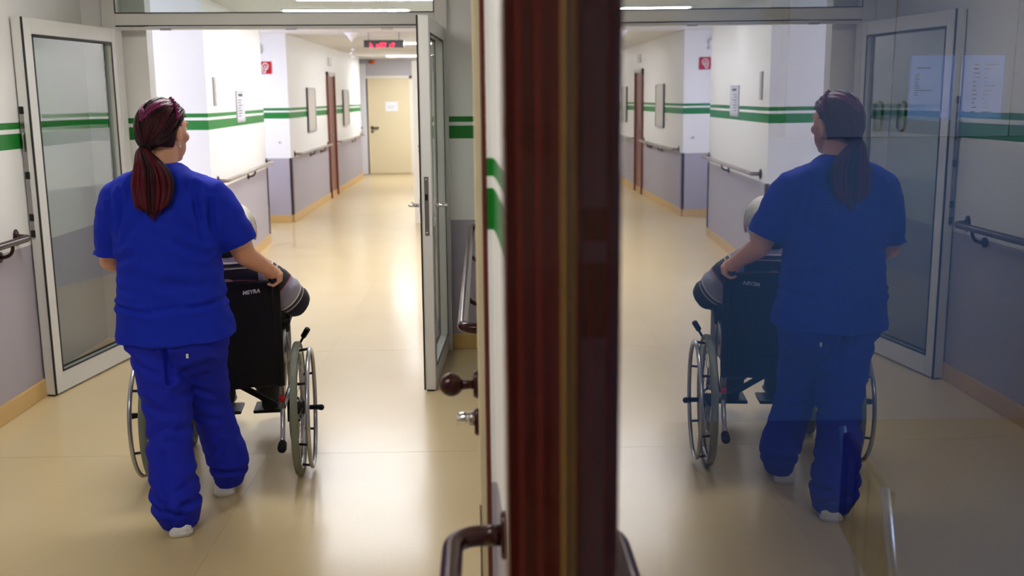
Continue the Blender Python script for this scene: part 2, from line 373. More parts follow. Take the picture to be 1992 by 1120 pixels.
# ---- office behind the pane
wall('wall_office_back', 0.125, 3.6, 4.9, 5.05, 'dim wall below the cupboards behind the window pane', 'office_wall')
b = MB().box(3.4, 3.5, -2.6, 1.65, 0, H).box(3.4, 3.5, 2.75, 4.9, 0, H).box(3.4, 3.5, 1.65, 2.75, 0, 1.4).box(3.4, 3.5, 1.65, 2.75, 2.0, H)
struct('wall_office_side', b, 'office_wall', 'outer wall of the room behind the window pane', 'wall')
wall('wall_office_front', 0.125, 3.5, -2.75, -2.6, 'near wall of the room behind the window pane', 'office_wall')
wall('wall_office_inner', 0.131, 0.2, 1.06, 4.9, 'inner face of the wall between corridor and office', 'office_wall')
w2 = thing('window_2', 'white framed outer window of the dim office', 'window', (3.45, 2.2, 0), 0, None, 'structure')
MB().box(-.03, .03, -.55, -.52, 1.4, 2.0).box(-.03, .03, .52, .55, 1.4, 2.0).box(-.03, .03, -.52, .52, 1.4, 1.43).box(-.03, .03, -.52, .52, 1.97, 2.0).build('window_frame', 'aluminium', w2)
# ---- baseboards
def base(name, x0, x1, y0, y1, label): struct(name, MB().box(x0, x1, y0, y1, 0, 0.1, bev=0.004), 'baseboard', label, 'baseboard')
base('baseboard_left', -2.545, -2.517, -2.6, 6.5, 'tan baseboard along the left wall')
base('baseboard_left_return', -2.53, -2.386, 6.487, 6.51, 'tan baseboard behind the open glass leaf')
base('baseboard_right_return', -0.243, 0.02, 6.485, 6.51, 'tan baseboard right of the glass doors')
base('baseboard_step', -3.95, -2.66, 13.585, 13.61, 'tan baseboard below the red hose sign')
base('baseboard_far', -2.66, -2.636, 13.6, 21.3, 'tan baseboard along the far left wall')
struct('baseboard_middle', MB().prism([(-2.373, 8.69), (-2.547, 11.67), (-2.562, 11.67), (-2.388, 8.69)], 0, 0.1), 'baseboard', 'tan baseboard below the notice holder', 'baseboard')
base('baseboard_bay', -4.95, -2.373, 8.688, 8.71, 'tan baseboard of the lavender lit wall')
# ---- dark corner guards
struct('trim_1', MB().box(-2.578, -2.548, 11.648, 11.676, 0.1, 0.87, bev=0.004), 'corner_guard', 'thin dark guard strip on the wall end below the nearer handrail', 'corner guard')
struct('trim_2', MB().box(-2.672, -2.638, 13.585, 13.67, 0.1, 0.87, bev=0.005), 'corner_guard', 'wide dark guard strip on the far wall corner', 'corner guard')
struct('trim_3', MB().box(-2.405, -2.372, 8.685, 8.73, 0.1, 0.87, bev=0.005), 'corner_guard', 'dark guard strip on the corner of the lavender lit wall', 'corner guard')

# ================================================================== GLASS DOORS IN ALUMINIUM FRAME
YD = 6.5
df = thing('door_frame', 'light aluminium frame with glazed transom above the double doors', 'door frame', (-1.315, YD, 0), 0, None, 'structure')
o0 = (-1.315, YD, 0)
for nm, bx in (('jamb', (-2.387, -2.305, 6.45, 6.55, 0, 2.46)), ('jamb', (-0.325, -0.245, 6.45, 6.55, 0, 2.46)), ('head', (-2.305, -0.325, 6.45, 6.55, 2.105, 2.178)), ('top_rail', (-2.305, -0.325, 6.45, 6.55, 2.40, 2.46))):
    MB().box(*bx, bev=0.003).build(nm, 'aluminium', df, o0)
MB().box(-2.305, -0.325, 6.462, 6.54, 2.083, 2.098).build('inner_head', 'aluminium', df, o0)
MB().box(-2.305, -0.325, 6.447, 6.452, 2.099, 2.106).box(-2.305, -0.325, 6.447, 6.452, 2.178, 2.184).box(-2.305, -2.299, 6.447, 6.452, 2.184, 2.40).box(-0.331, -0.325, 6.447, 6.452, 2.184, 2.40).build('seal', 'rubber', df, o0)
MB().box(-2.30, -0.33, 6.495, 6.503, 2.18, 2.40).build('transom_pane', 'door_glass', df, o0)
for x in (-2.0, -1.22, -0.62): MB().box(x-0.035, x+0.035, 6.455, 6.475, 2.076, 2.087, bev=0.003).build('latch_keep', 'steel', df, o0)
def door_leaf(name, label, hinge, w, ang, side):
    """side +1: leaf runs from hinge along +x before rotation"""
    L = thing(name, label, 'door', hinge, ang, None, 'structure')
    t = 0.03; z0, z1 = 0.008, 2.088; sw = 0.085
    def B(x0, x1, a, c, nm, m='aluminium', y0=-t, y1=t, bev=0.003):
        X = sorted((x0*side, x1*side)); return MB().box(X[0], X[1], y0, y1, a, c, bev=bev).build(nm, m, L)
    B(0, sw, z0, z1, 'stile'); B(w-sw, w, z0, z1, 'stile'); B(sw, w-sw, z1-sw, z1, 'rail'); B(sw, w-sw, z0, z0+0.115, 'rail')
    B(sw-0.004, w-sw+0.004, z0+0.11, z1-sw+0.004, 'pane', 'door_glass', -0.004, 0.004, 0)
    g = MB(); a, c, e, h = sw, w-sw, z0+0.115, z1-sw
    for y in (-t-0.001, t-0.003):
        for q in ((a, a+0.011, e, h), (c-0.011, c, e, h), (a, c, e, e+0.011), (a, c, h-0.011, h)):
            X = sorted((q[0]*side, q[1]*side)); g.box(X[0], X[1], y, y+0.004, q[2], q[3])
    g.build('glazing_seal', 'rubber', L)
    X = sorted(((w-0.006)*side, (w+0.004)*side)); MB().box(X[0], X[1], t-0.002, t+0.006, z0, z1).box(min(0, 0.012*side), max(0, 0.012*side), -t-0.004, -t+0.002, z0, z1).box(min(0, w*side), max(0, w*side), -0.02, 0.02, 0.001, 0.010).build('edge_seal', 'rubber', L)
    return L
# left leaf swung toward the viewer against the left wall
hl = Vector((-2.335, 6.49, 0)); tip = Vector((-2.49, 5.505, 0)); d = tip-hl
left_leaf = door_leaf('door_1', 'white framed glass door leaf swung back against the left wall', tuple(hl), d.length, math.atan2(d.y, d.x), 1)
w = d.length
lk = MB()
lk.box(w-0.002, w+0.003, -0.024, -0.004, 0.9, 1.62).build('lock_rail', 'steel', left_leaf)
for z in (1.60, 1.25, 1.02, 0.93): MB().box(w-0.004, w+0.006, -0.026, -0.002, z-0.02, z+0.02, bev=0.002).build('lock_keep', 'black_plastic', left_leaf)
MB().tube([(w+0.004, -0.014, 1.38), (w+0.013, -0.014, 1.40), (w+0.013, -0.014, 1.47), (w+0.004, -0.014, 1.49)], 0.004, 8).build('bolt_lever', 'steel', left_leaf)
# right leaf half swung, seen on its edge
hr = Vector((-0.295, 6.475, 0)); tip = Vector((-0.339, 5.51, 0)); d = tip-hr; w = d.length
right_leaf = door_leaf('door_2', 'white framed glass door leaf seen edge on, with lever handles', tuple(hr), w, math.atan2(-d.y, -d.x), -1)
MB().box(-w-0.003, -w+0.002, -0.012, 0.012, 0.90, 1.226, bev=0.001).build('lock_plate', 'steel', right_leaf)
MB().box(-w-0.006, -w+0.002, -0.008, 0.008, 1.095, 1.13, bev=0.002).build('latch', 'black_plastic', right_leaf)
for z in (0.915, 1.21): MB().lathe([(0, -0.002), (0.005, -0.002), (0.005, 0)], (-w-0.003, 0, z), 'x', 10).build('screw', 'chrome', right_leaf)
for s in (-1, 1):
    lv = MB().tube([(-w+0.045, s*0.03, 1.063), (-w+0.045, s*0.085, 1.063)]+arc((-w+0.045, s*0.10, 1.063), (-w+0.045, s*0.09, 1.063), (-w+0.06, s*0.10, 1.063))+[(-w+0.16, s*0.10, 1.063)], 0.0105, 12).build('lever_handle', 'chrome', right_leaf)
    MB().box(-w+0.026, -w+0.064, min(s*0.028, s*0.044), max(s*0.028, s*0.044), 1.02, 1.105, bev=0.005).build('rosette', 'aluminium', lv)
    MB().box(-w+0.026, -w+0.064, min(s*0.028, s*0.040), max(s*0.028, s*0.040), 0.945, 1.005, bev=0.005).build('key_rosette', 'aluminium', right_leaf)
for z in (1.99, 1.86, 0.165):
    hg = MB().tube([(-0.012, 0.038, z-0.055), (-0.012, 0.038, z+0.055)], 0.011, 12).build('hinge', 'steel', right_leaf)
    for dz in (-0.035, 0.035): MB().tube([(-0.012, 0.038, z+dz-0.018), (-0.012, 0.038, z+dz+0.018)], 0.017, 14).box(-0.055, -0.012, 0.028, 0.036, z+dz-0.018, z+dz+0.018).build('knuckle', 'aluminium', hg)

# ================================================================== CREAM DOOR IN THE RIGHT WALL
cd = thing('door_3', 'cream door seen edge on with ball knob, beside a white wall strip', 'door', RW(0, 2.45, 0), 0, None, 'structure')
oc = RW(0, 2.45, 0)
MB().box(-0.0155, 0.0005, 2.02, 2.975, 0.01, 2.08, bev=0.002).box(0.0005, 0.04, 2.035, 2.96, 0.015, 2.07).xform(rw).build('leaf', 'cream_door', cd, oc)
MB().box(0.0015, 0.009, 1.955, 2.034, 0, 2.125).box(0.0015, 0.009, 2.96, 3.03, 0, 2.125).box(0.0015, 0.009, 2.03, 2.97, 2.071, 2.125).box(0.0005, 0.12, 1.98, 2.034, 0, 2.125).xform(rw).build('steel_frame', 'dark_red', cd, oc)
MB().box(0.0, 0.0022, 2.016, 2.036, 0.01, 2.08).xform(rw).build('door_seal', 'rubber', cd, oc)
MB().box(-0.0165, -0.0145, 2.0185, 2.0205, 0.62, 0.79).xform(rw).build('forend_plate', 'black_plastic', cd, oc)
kb = MB().ellipsoid(RW(-0.074, 2.085, 1.04), (0.026, 0.026, 0.026), None, 28, 18).tube([RW(-0.053, 2.085, 1.04), RW(-0.036, 2.085, 1.04), RW(-0.018, 2.085, 1.04)], [0.0125, 0.0095, 0.0105], 16).build('ball_knob', 'handrail', cd, oc)
def oval(u0, u1, v, z, hv, hz): return MB().loft([[Vector(RW(u, v+hv*k*math.cos(a), z+hz*k*math.sin(a))) for a in [2*PI*i/28 for i in range(28)]] for u, k in ((u0, 1), ((u0+u1)/2, 1), (u1, 0.88))], smooth=True)
oval(-0.0155, -0.0265, 2.085, 1.04, 0.020, 0.031).build('knob_rosette', 'handrail', kb, oc)
cy = MB().tube([RW(-0.024, 2.085, 0.963), RW(-0.064, 2.085, 0.963)], 0.0145, 24).build('lock_cylinder', 'chrome', cd, oc)
oval(-0.0155, -0.0255, 2.085, 0.955, 0.018, 0.031).build('cylinder_rosette', 'handrail', cy, oc)
MB().tube([RW(-0.0245, 2.085, 0.963), RW(-0.036, 2.085, 0.963)], 0.0155, 20).build('cylinder_ring', 'steel', cy, oc)

# ================================================================== LARGE WINDOW PANE BESIDE THE CAMERA
wn = thing('window_3', 'tall window pane mirroring the corridor, in a ribbed dark red frame', 'window', RW(0.08, 0.0, 0.98), 0, None, 'structure')
on = RW(0.08, 0.0, 0.98)
V0, V1, Z0, Z1 = -1.2, 1.045, 0.98, 2.36
# stepped jamb profile, (u, v) from wall to glass
prof = [(UW+0.02, 1.05), (0.0205, 1.05), (0.0205, 1.03), (0.0225, 1.022), (0.0345, 1.022), (0.0365, 1.016), (0.0385, 1.005), (0.0535, 1.004), (0.0555, 0.998), (0.0575, 0.985), (0.0695, 0.984), (0.0705, 0.968), (0.0765, 0.967), (0.0765, 0.962), (0.095, 0.962), (0.095, 1.05)]
MB().prism(prof, Z0, Z1).xform(rw).build('jamb', 'dark_red', wn, on)
MB().prism([(u, -0.155-v) for u, v in prof][::-1], Z0, Z1).xform(rw).build('jamb', 'dark_red', wn, on)
MB().box(0.0205, 0.095, V0, V1, Z0-0.07, Z0+0.012).xform(rw).build('sill', 'dark_red', wn, on)
MB().box(0.0205, 0.095, V0, V1, Z1-0.012, Z1+0.07).xform(rw).build('head', 'dark_red', wn, on)
MB().box(0.0765, 0.0822, 0.950, 0.965, Z0+0.01, Z1-0.01, bev=0.002).xform(rw).build('glazing_bead', 'gold_bead', wn, on)
MB().box(0.0695, 0.0815, -1.12, -1.09, Z0+0.01, Z1-0.01, bev=0.002).xform(rw).build('glazing_bead', 'gold_bead', wn, on)
pane = MB(); P = [RW(0.0825, v, z) for v, z in ((-1.13, Z0), (0.97, Z0), (0.97, Z1), (-1.13, Z1))]; Q = [RW(0.0885, v, z) for v, z in ((-1.13, Z0), (0.97, Z0), (0.97, Z1), (-1.13, Z1))]
pane.add(P+Q, [(0, 3, 2, 1)], False, 0); pane.add(P+Q, [(4, 5, 6, 7), (0, 1, 5, 4), (1, 2, 6, 5), (2, 3, 7, 6), (3, 0, 4, 7)], False, 1)
pane.build('pane', ['glass_front', 'glass_back'], wn, on)

# ================================================================== HANDRAILS
def handrail(name, label, a, b, nrm, brackets, m='handrail', mb='handrail', r=0.019, off=0.078, ends=(True, True), group=None):
    """a, b: rail end points on the wall surface; nrm: unit vector away from the wall"""
    a = Vector(a); b = Vector(b); nrm = Vector(nrm); d = (b-a).normalized(); L = (b-a).length; k = 0.06
    root = thing(name, label, 'handrail', tuple(a), 0, group)
    p0, p1 = a+nrm*off, b+nrm*off
    pts = []
    if ends[0]: pts += arc(p0, a+nrm*(off-k), p0+d*k, 8)
    else: pts.append(p0)
    pts += [p0+d*(L*t) for t in (0.25, 0.5, 0.75)]
    if ends[1]: pts += arc(p1, p1-d*k, b+nrm*(off-k), 8)
    else: pts.append(p1)
    MB().tube(pts, r, 16).build('rail', m, root, a)
    for e, p in ((ends[0], a), (ends[1], b)):
        if e:
            q = MB().tube([p+nrm*0.008, p+nrm*(off-k+0.004)], r*1.02, 16).build('end_return', mb, root, a)
            MB().loft([[p+nrm*h+(d*math.cos(t)*0.03+Vector((0, 0, 1))*math.sin(t)*0.045)*s for t in [2*PI*i/24 for i in range(24)]] for h, s in ((0, 1), (0.007, 1), (0.010, 0.85))]).build('wall_plate', mb, q, a)
    for t in brackets:
        c = a+d*(L*t); z = Vector((0, 0, 1))
        MB().tube(arc(c+nrm*(off)-z*0.075, c+nrm*off-z*(r*0.7), c+nrm*0.012-z*0.075, 10), 0.010, 10).tube([c+nrm*0.0-z*0.075, c+nrm*0.012-z*0.075], 0.028, 16).build('bracket', mb, root, a)
    return root
handrail('handrail', 'dark brown handrail on the left wall, ending behind the open glass leaf', (-2.531, 5.355, 0.93), (-2.531, -1.5, 0.93), (1, 0, 0), (0.03, 0.4), ends=(True, False))
handrail('handrail', 'glossy brown handrail on the right wall near the glass doors', RW(UW-0.01, 5.85, 0.9), RW(UW-0.01, 3.22, 0.9), (-1, 0, 0), (0.3, 0.72), off=0.097)
handrail('handrail', 'large dark brown handrail end at the bottom edge, in front of the pane', RW(UW-0.002, 1.66, 0.885), RW(UW-0.002, -1.6, 0.885), (-1, 0, 0), (0.5,), r=0.0185, off=0.094, ends=(True, False))
n1 = Vector((2.96, 0.175, 0)).normalized()
handrail('handrail', 'grey handrail with brown ends right of the nurse, below the notice holder', (-2.392, 8.92, 0.94), (-2.553, 11.62, 0.94), n1, (0.55, ), 'handrail_grey', 'handrail')
handrail('handrail', 'grey handrail with brown ends on the far wall before the brown door', (-2.65, 13.85, 0.91), (-2.65, 16.75, 0.91), (1, 0, 0), (0.42, 0.75), 'handrail_grey', 'handrail')
handrail('handrail', 'short far handrail between the brown door and the end lobby', (-2.65, 17.75, 0.91), (-2.65, 21.1, 0.91), (1, 0, 0), (0.6,), 'handrail_grey', 'handrail')

# ================================================================== WALL FITTINGS BEYOND THE DOORS
def onB(y): t = (y-8.7)/(11.66-8.7); return -2.385-0.175*t
nh = thing('notice_holder', 'grey clear notice holder on the white wall above the grey handrail', 'notice holder', (onB(10.2), 10.2, 1.58))
MB().box(-0.002, 0.012, -0.215, 0.215, -0.155, 0.155, bev=0.003).build('backing', 'grey_plastic', nh)
MB().box(0.0122, 0.0132, -0.195, 0.195, -0.135, 0.14).build('sheet', 'notice_sheet_grey', nh)
pr = MB().box(0.0134, 0.0138, -0.12, 0.10, 0.10, 0.125)
for i in range(7): pr.box(0.0134, 0.0138, -0.15, -0.15+random.uniform(0.12, 0.28), 0.06-i*0.026, 0.068-i*0.026)
pr.build('print', 'dark_grey', nh); nh.rotation_euler = (0, 0, math.atan2(0.175, 2.96))
sw = thing('light_switch', 'small grey triple light switch at the corner above the green bands', 'switch', (onB(9.0)+0.001, 9.0, 1.72))
MB().box(0, 0.012, -0.045, 0.045, -0.125, 0.125, bev=0.003).build('plate', 'grey_plastic', sw)
for z in (-0.08, 0, 0.08): MB().box(0.012, 0.018, -0.03, 0.03, z-0.03, z+0.03, bev=0.003).build('rocker', 'board_grey', sw)
fs = thing('fire_hose_sign', 'red square sign with a white hose symbol on the facing wall', 'sign', (-2.93, 13.595, 2.06))
MB().box(-0.078, 0.078, -0.006, 0, -0.08, 0.08).build('plate', 'sign_red', fs)
hs = MB().tube([(-0.035, -0.008, -0.05), (-0.045, -0.008, 0.02), (-0.02, -0.008, 0.055), (0.015, -0.008, 0.058), (0.04, -0.008, 0.03), (0.03, -0.008, -0.01), (0.0, -0.008, -0.035), (-0.01, -0.008, -0.06)], 0.0075, 6).tube([(-0.015, -0.008, -0.03), (-0.018, -0.008, 0.01), (0.002, -0.008, 0.03), (0.015, -0.008, 0.015), (0.002, -0.008, -0.02)], 0.006, 6).box(-0.04, 0.005, -0.010, -0.006, -0.066, -0.054)
hs.build('hose_symbol', 'white_print', fs)
al = thing('call_lamp', 'small white wall lamp box above the red hose sign', 'lamp', (-3.02, 13.6, 2.30))
MB().box(-0.045, -0.01, -0.05, 0, -0.07, 0.07, bev=0.004).build('housing', 'grey_plastic', al); MB().box(-0.008, 0.045, -0.03, 0, -0.055, 0.055, bev=0.006).build('lens', 'white_door', al)
MB_sock = thing('wall_socket', 'small white socket low on the wall below the red hose sign', 'socket', (-2.79, 13.6, 1.08))
MB().box(-0.03, 0.03, -0.008, 0, -0.02, 0.02, bev=0.003).build('plate', 'white_door', MB_sock); MB().tube([(0, -0.0095, 0), (0, -0.008, 0)], 0.014, 16).build('socket_face', 'grey_plastic', MB_sock)
for y0, y1, lab in ((14.95, 15.6, 'grey framed board before the brown door on the far wall'), (18.65, 19.35, 'grey framed board past the brown door on the far wall')):
    bd = thing('notice_board', lab, 'notice board', (-2.65, (y0+y1)/2, 1.49), 0, 'boards on the far wall'); hw = (y1-y0)/2
    MB().box(0, 0.02, -hw, hw, -0.32, 0.32).build('panel', 'board_grey', bd)
    MB().box(0, 0.03, -hw, hw, 0.30, 0.325).box(0, 0.03, -hw, hw, -0.325, -0.30).box(0, 0.03, -hw, -hw+0.025, -0.3, 0.3).box(0, 0.03, hw-0.025, hw, -0.3, 0.3).build('frame', 'grey_plastic', bd)
bdoor = thing('door_4', 'dark reddish brown door in the far left wall', 'door', (-2.65, 17.25, 0), 0, None, 'structure')
MB().box(-0.03, 0.012, -0.33, 0.33, 0.01, 2.02).build('leaf', 'brown_door', bdoor)
MB().box(-0.03, 0.035, -0.40, -0.33, 0, 2.09).box(-0.03, 0.035, 0.33, 0.40, 0, 2.09).build('frame', 'brown_door', bdoor)
MB().box(-0.03, 0.035, -0.40, 0.40, 2.03, 2.09).build('head', 'board_grey', bdoor)
MB().tube([(0.012, -0.26, 1.05), (0.06, -0.26, 1.05), (0.06, -0.16, 1.05)], 0.009, 8).build('lever_handle', 'steel', bdoor)
rs = thing('room_sign', 'small pale room sign above the brown door', 'sign', (-2.65, 17.3, 2.27)); MB().box(0, 0.015, -0.17, 0.17, -0.07, 0.07, bev=0.003).build('plate', 'board_grey', rs); MB().box(0.0152, 0.016, -0.1, 0.1, -0.02, 0.02).build('print', 'grey_plastic', rs)
# end lobby
d5 = thing('door_5', 'cream door with a white notice at the end of the corridor', 'door', (-2.17, 22.42, 0), 0, None, 'structure')
MB().box(-0.45, 0.47, -0.05, 0, 0.01, 2.08, bev=0.004).build('leaf', 'cream_door', d5)
MB().box(-0.53, -0.45, -0.02, 0.0, 0, 2.1).build('gap', 'rubber', d5)
MB().box(0.47, 0.55, -0.06, 0, 0, 2.14).box(-0.53, 0.55, -0.06, 0, 2.085, 2.14).build('frame', 'cream_light', d5)
l5 = MB().tube([(-0.37, -0.05, 1.02), (-0.37, -0.1, 1.02), (-0.22, -0.1, 1.02)], 0.016, 8).build('lever_handle', 'corner_guard', d5)
MB().tube([(-0.37, -0.048, 1.02), (-0.37, -0.062, 1.02)], 0.035, 14).build('rosette', 'corner_guard', l5); MB().tube([(-0.37, -0.048, 0.93), (-0.37, -0.062, 0.93)], 0.03, 14).build('key_rosette', 'corner_guard', d5)
nt5 = thing('paper_notice', 'white paper notice taped to the cream end door', 'notice', (-2.10, 22.368, 1.48)); MB().box(-0.135, 0.135, -0.002, 0, -0.1, 0.1).build('sheet', 'paper', nt5); MB().box(-0.09, 0.09, -0.003, -0.002, 0.0, 0.012).box(-0.09, 0.05, -0.003, -0.002, -0.04, -0.028).build('print', 'board_grey', nt5)
d6 = thing('door_6', 'white door with a dark lever handle left of the cream end door', 'door', (-2.96, 22.3, 0), 0, None, 'structure')
MB().box(-0.55, 0.30, -0.05, 0, 0.01, 2.06, bev=0.004).build('leaf', 'white_door', d6); MB().box(-0.6, 0.31, 0.0, 0.1, 0, 2.4).build('side_panel', 'white_door', d6)
l6 = MB().tube([(0.19, -0.05, 1.02), (0.19, -0.1, 1.02), (0.06, -0.1, 1.02)], 0.014, 8).build('lever_handle', 'corner_guard', d6)
MB().tube([(0.19, -0.048, 1.02), (0.19, -0.062, 1.02)], 0.033, 14).build('rosette', 'corner_guard', l6); MB().tube([(0.19, -0.048, 0.93), (0.19, -0.062, 0.93)], 0.03, 14).build('key_rosette', 'corner_guard', d6)
d7 = thing('door_7', 'pale cream door leaf standing open into the corridor, partly behind the glass leaf', 'door', (-0.13, 13.4, 0), 0, None, 'structure')
MB().box(-0.85, 0, -0.04, 0, 0.01, 2.13, bev=0.004).build('leaf', 'cream_light', d7)
for z, r in ((1.03, 0.026), (0.96, 0.024)):
    k7 = MB().tube([(-0.76, -0.04, z), (-0.76, -0.055, z)], r, 16).build('rosette', 'corner_guard', d7)
MB().ellipsoid((-0.76, -0.085, 1.03), (0.025, 0.025, 0.025)).tube([(-0.76, -0.05, 1.03), (-0.76, -0.07, 1.03)], 0.01, 8).build('knob', 'corner_guard', d7)
osg = thing('orange_lamp', 'small orange warning lamp above the cream end door', 'lamp', (-2.5, 22.42, 2.42)); MB().box(-0.07, 0.07, -0.05, 0, -0.02, 0.06, bev=0.01).build('housing', 'grey_plastic', osg); MB().ellipsoid((0, -0.05, 0.01), (0.075, 0.05, 0.035)).build('lens', 'orange', osg)
# display hanging from the ceiling
dp = thing('led_display', 'black ceiling display with red glowing digits', 'display', (-1.345, 13.5, H))
MB().box(-0.262, 0.262, -0.03, 0.03, -0.19, -0.095, bev=0.004).build('case', 'display_black', dp)
for x in (-0.2, 0.2): MB().tube([(x, 0, -0.1), (x, 0, 0)], 0.008, 8).build('rod', 'grey_plastic', dp)
for ch_, dx in (('b', -0.165), ('x', -0.075), ('7', -0.03), ('7', 0.012), (':', 0.085), ('8', 0.125)): text_mesh('digit', ch_, 0.078, 'led_red', dp, (dx, -0.0315, -0.1885), (PI/2, 0, 0), 0.0, 0.0022, 0.0008)
# white paper ornament hanging from the ceiling
orn = thing('paper_ornament', 'white folded paper ornament hanging on a string from the far ceiling', 'ornament', (-1.70, 13.0, H))
MB().loft([[Vector((r*math.cos(a), r*math.sin(a), z)) for a in [2*PI*i/10 for i in range(10)]] for r, z in ((0.075, -0.03), (0.06, -0.06), (0.02, -0.12), (0.012, -0.14))], smooth=False).add([(-0.06, 0, -0.04), (-0.1, 0.01, -0.015), (-0.07, 0.02, -0.07), (0.05, 0, -0.04), (0.095, 0.01, -0.03), (0.06, 0.02, -0.08)], [(0, 1, 2), (3, 4, 5)]).build('cone', 'ornament', orn)
MB().tube([(0, 0, 0), (0, 0, -0.36)], 0.002, 6).build('string', 'ornament', orn)
for i, (x, z) in enumerate(((0.012, -0.24), (-0.012, -0.285), (0.008, -0.33))): MB().ellipsoid((x, 0, z), (0.022, 0.01, 0.016), None, 8, 6).build('paper_bead', 'ornament', orn)
# luminaires
def lamp(x0, x1, y, lab, m='lamp_white', wd=0.05):
    t = thing('ceiling_light', lab, 'ceiling light', ((x0+x1)/2, y, H), 0, 'recessed ceiling lights'); h = (x1-x0)/2
    MB().box(-h-0.02, h+0.02, -wd-0.015, wd+0.015, -0.012, 0.03).build('housing', 'aluminium', t); MB().box(-h, h, -wd, wd, -0.016, -0.012).build('diffuser', m, t)
lamp(-1.95, -0.75, 10.0, 'long white ceiling light seen through the transom', 'lamp_mid')
lamp(-1.62, -0.42, 8.9, 'ceiling light at the top edge just past the doorway', 'lamp_mid')
lamp(-1.3, -0.25, 15.9, 'far ceiling light right of the display, at the glass leaf')
lamp(-2.0, -0.8, 20.6, 'farthest ceiling light in front of the cream end door')
lamp(-1.95, -0.75, 11.2, 'added ceiling light before the recess, unseen behind the door head', 'lamp_mid')  # extra unseen luminaire, added only to brighten the corridor past the doors
lamp(-1.9, -0.7, 4.6, 'ceiling light over the wheelchair in the near corridor', 'lamp_near', 0.1)
lamp(-1.9, -0.7, 1.2, 'ceiling light over the viewpoint in the near corridor', 'lamp_near', 0.1)

# ================================================================== OFFICE FITTINGS BEHIND THE PANE
def cupboard(x0, x1, lab, hx):
    c = thing('wall_cupboard', lab, 'cupboard', ((x0+x1)/2, 4.9, 1.455), 0, 'cupboards behind the pane'); h = (x1-x0)/2
    MB().box(-h, h, -0.10, 0, 0, 0.70).build('body', 'cabinet', c)
    dr = MB().box(-h+0.002, h-0.002, -0.12, -0.102, 0.0, 0.70, bev=0.002).build('door', 'cabinet', c)
    if hx is not None:
        x = hx; MB().tube(arc((x, -0.155, 0.03), (x, -0.12, 0.03), (x, -0.155, 0.05), 5)+arc((x, -0.155, 0.165), (x, -0.155, 0.145), (x, -0.12, 0.165), 5), 0.007, 10).build('bar_handle', 'black_plastic', dr)
cupboard(1.42, 1.925, 'wall cupboard left of the seam with a handle at its right edge', 0.20)
cupboard(1.925, 2.505, 'wall cupboard with two notices on its door', -0.23)
cupboard(2.505, 3.1, 'wall cupboard at the right picture edge past the notices', None)
for k, (x0, x1, lab) in enumerate(((2.008, 2.212, 'left white sheet on the cupboard, with a short list'), (2.257, 2.455, 'right white sheet on the cupboard, with a table of lines'))):
    t = thing('notice_sheet', lab, 'notice', ((x0+x1)/2, 4.779, 1.69), 0, 'notices on the cupboard'); h = (x1-x0)/2
    MB().box(-h-0.008, h+0.008, -0.002, 0, -0.158, 0.148).build('sleeve', 'office_sleeve', t); MB().box(-h, h, -0.003, -0.002, -0.145, 0.145).build('sheet', 'office_paper', t)
    pr = MB()
    if k == 0:
        pr.box(-0.075, -0.005, -0.0036, -0.003, 0.085, 0.09)
        for i in range(10): pr.box(-0.078, -0.078+(0.085 if i == 7 else random.uniform(0.015, 0.03)), -0.0036, -0.003, 0.055-i*0.0105, 0.058-i*0.0105)
    else:
        for i in range(12): pr.box(-0.045, -0.045+random.uniform(0.012, 0.03), -0.0036, -0.003, 0.10-i*0.02, 0.105-i*0.02).box(0.005, 0.005+random.uniform(0.01, 0.07), -0.0036, -0.003, 0.10-i*0.02, 0.1025-i*0.02)
    pr.build('print', 'black_print', t)
ch = thing('office_chair', 'chair with pale metal legs and brown wooden back behind the pane', 'chair', (1.02, 2.05, 0), -1.7)
for sx in (-1, 1):
    MB().tube([(sx*0.2, -0.24, 0), (sx*0.2, -0.14, 0.45), (sx*0.195, -0.2, 0.87)], 0.009, 10).build('back_leg', 'silver_paint', ch)
    MB().tube([(sx*0.2, 0.24, 0), (sx*0.2, 0.20, 0.45)], 0.011, 10).build('front_leg', 'silver_paint', ch)
MB().loft([ring((0, 0.03, z), w, d, 24, 5) for z, w, d in ((0.445, 0.2, 0.2), (0.45, 0.215, 0.215), (0.475, 0.215, 0.215), (0.485, 0.2, 0.2))]).build('seat', 'seat_brown', ch)
MB().box(-0.19, 0.19, -0.2, -0.175, 0.62, 0.86, bev=0.008).build('backrest', 'seat_brown', ch)
for x in (-0.06, 0.05): MB().box(x-0.03, x+0.03, -0.206, -0.2, 0.64, 0.84, bev=0.002).build('wood_slat', 'wood_yellow', ch)
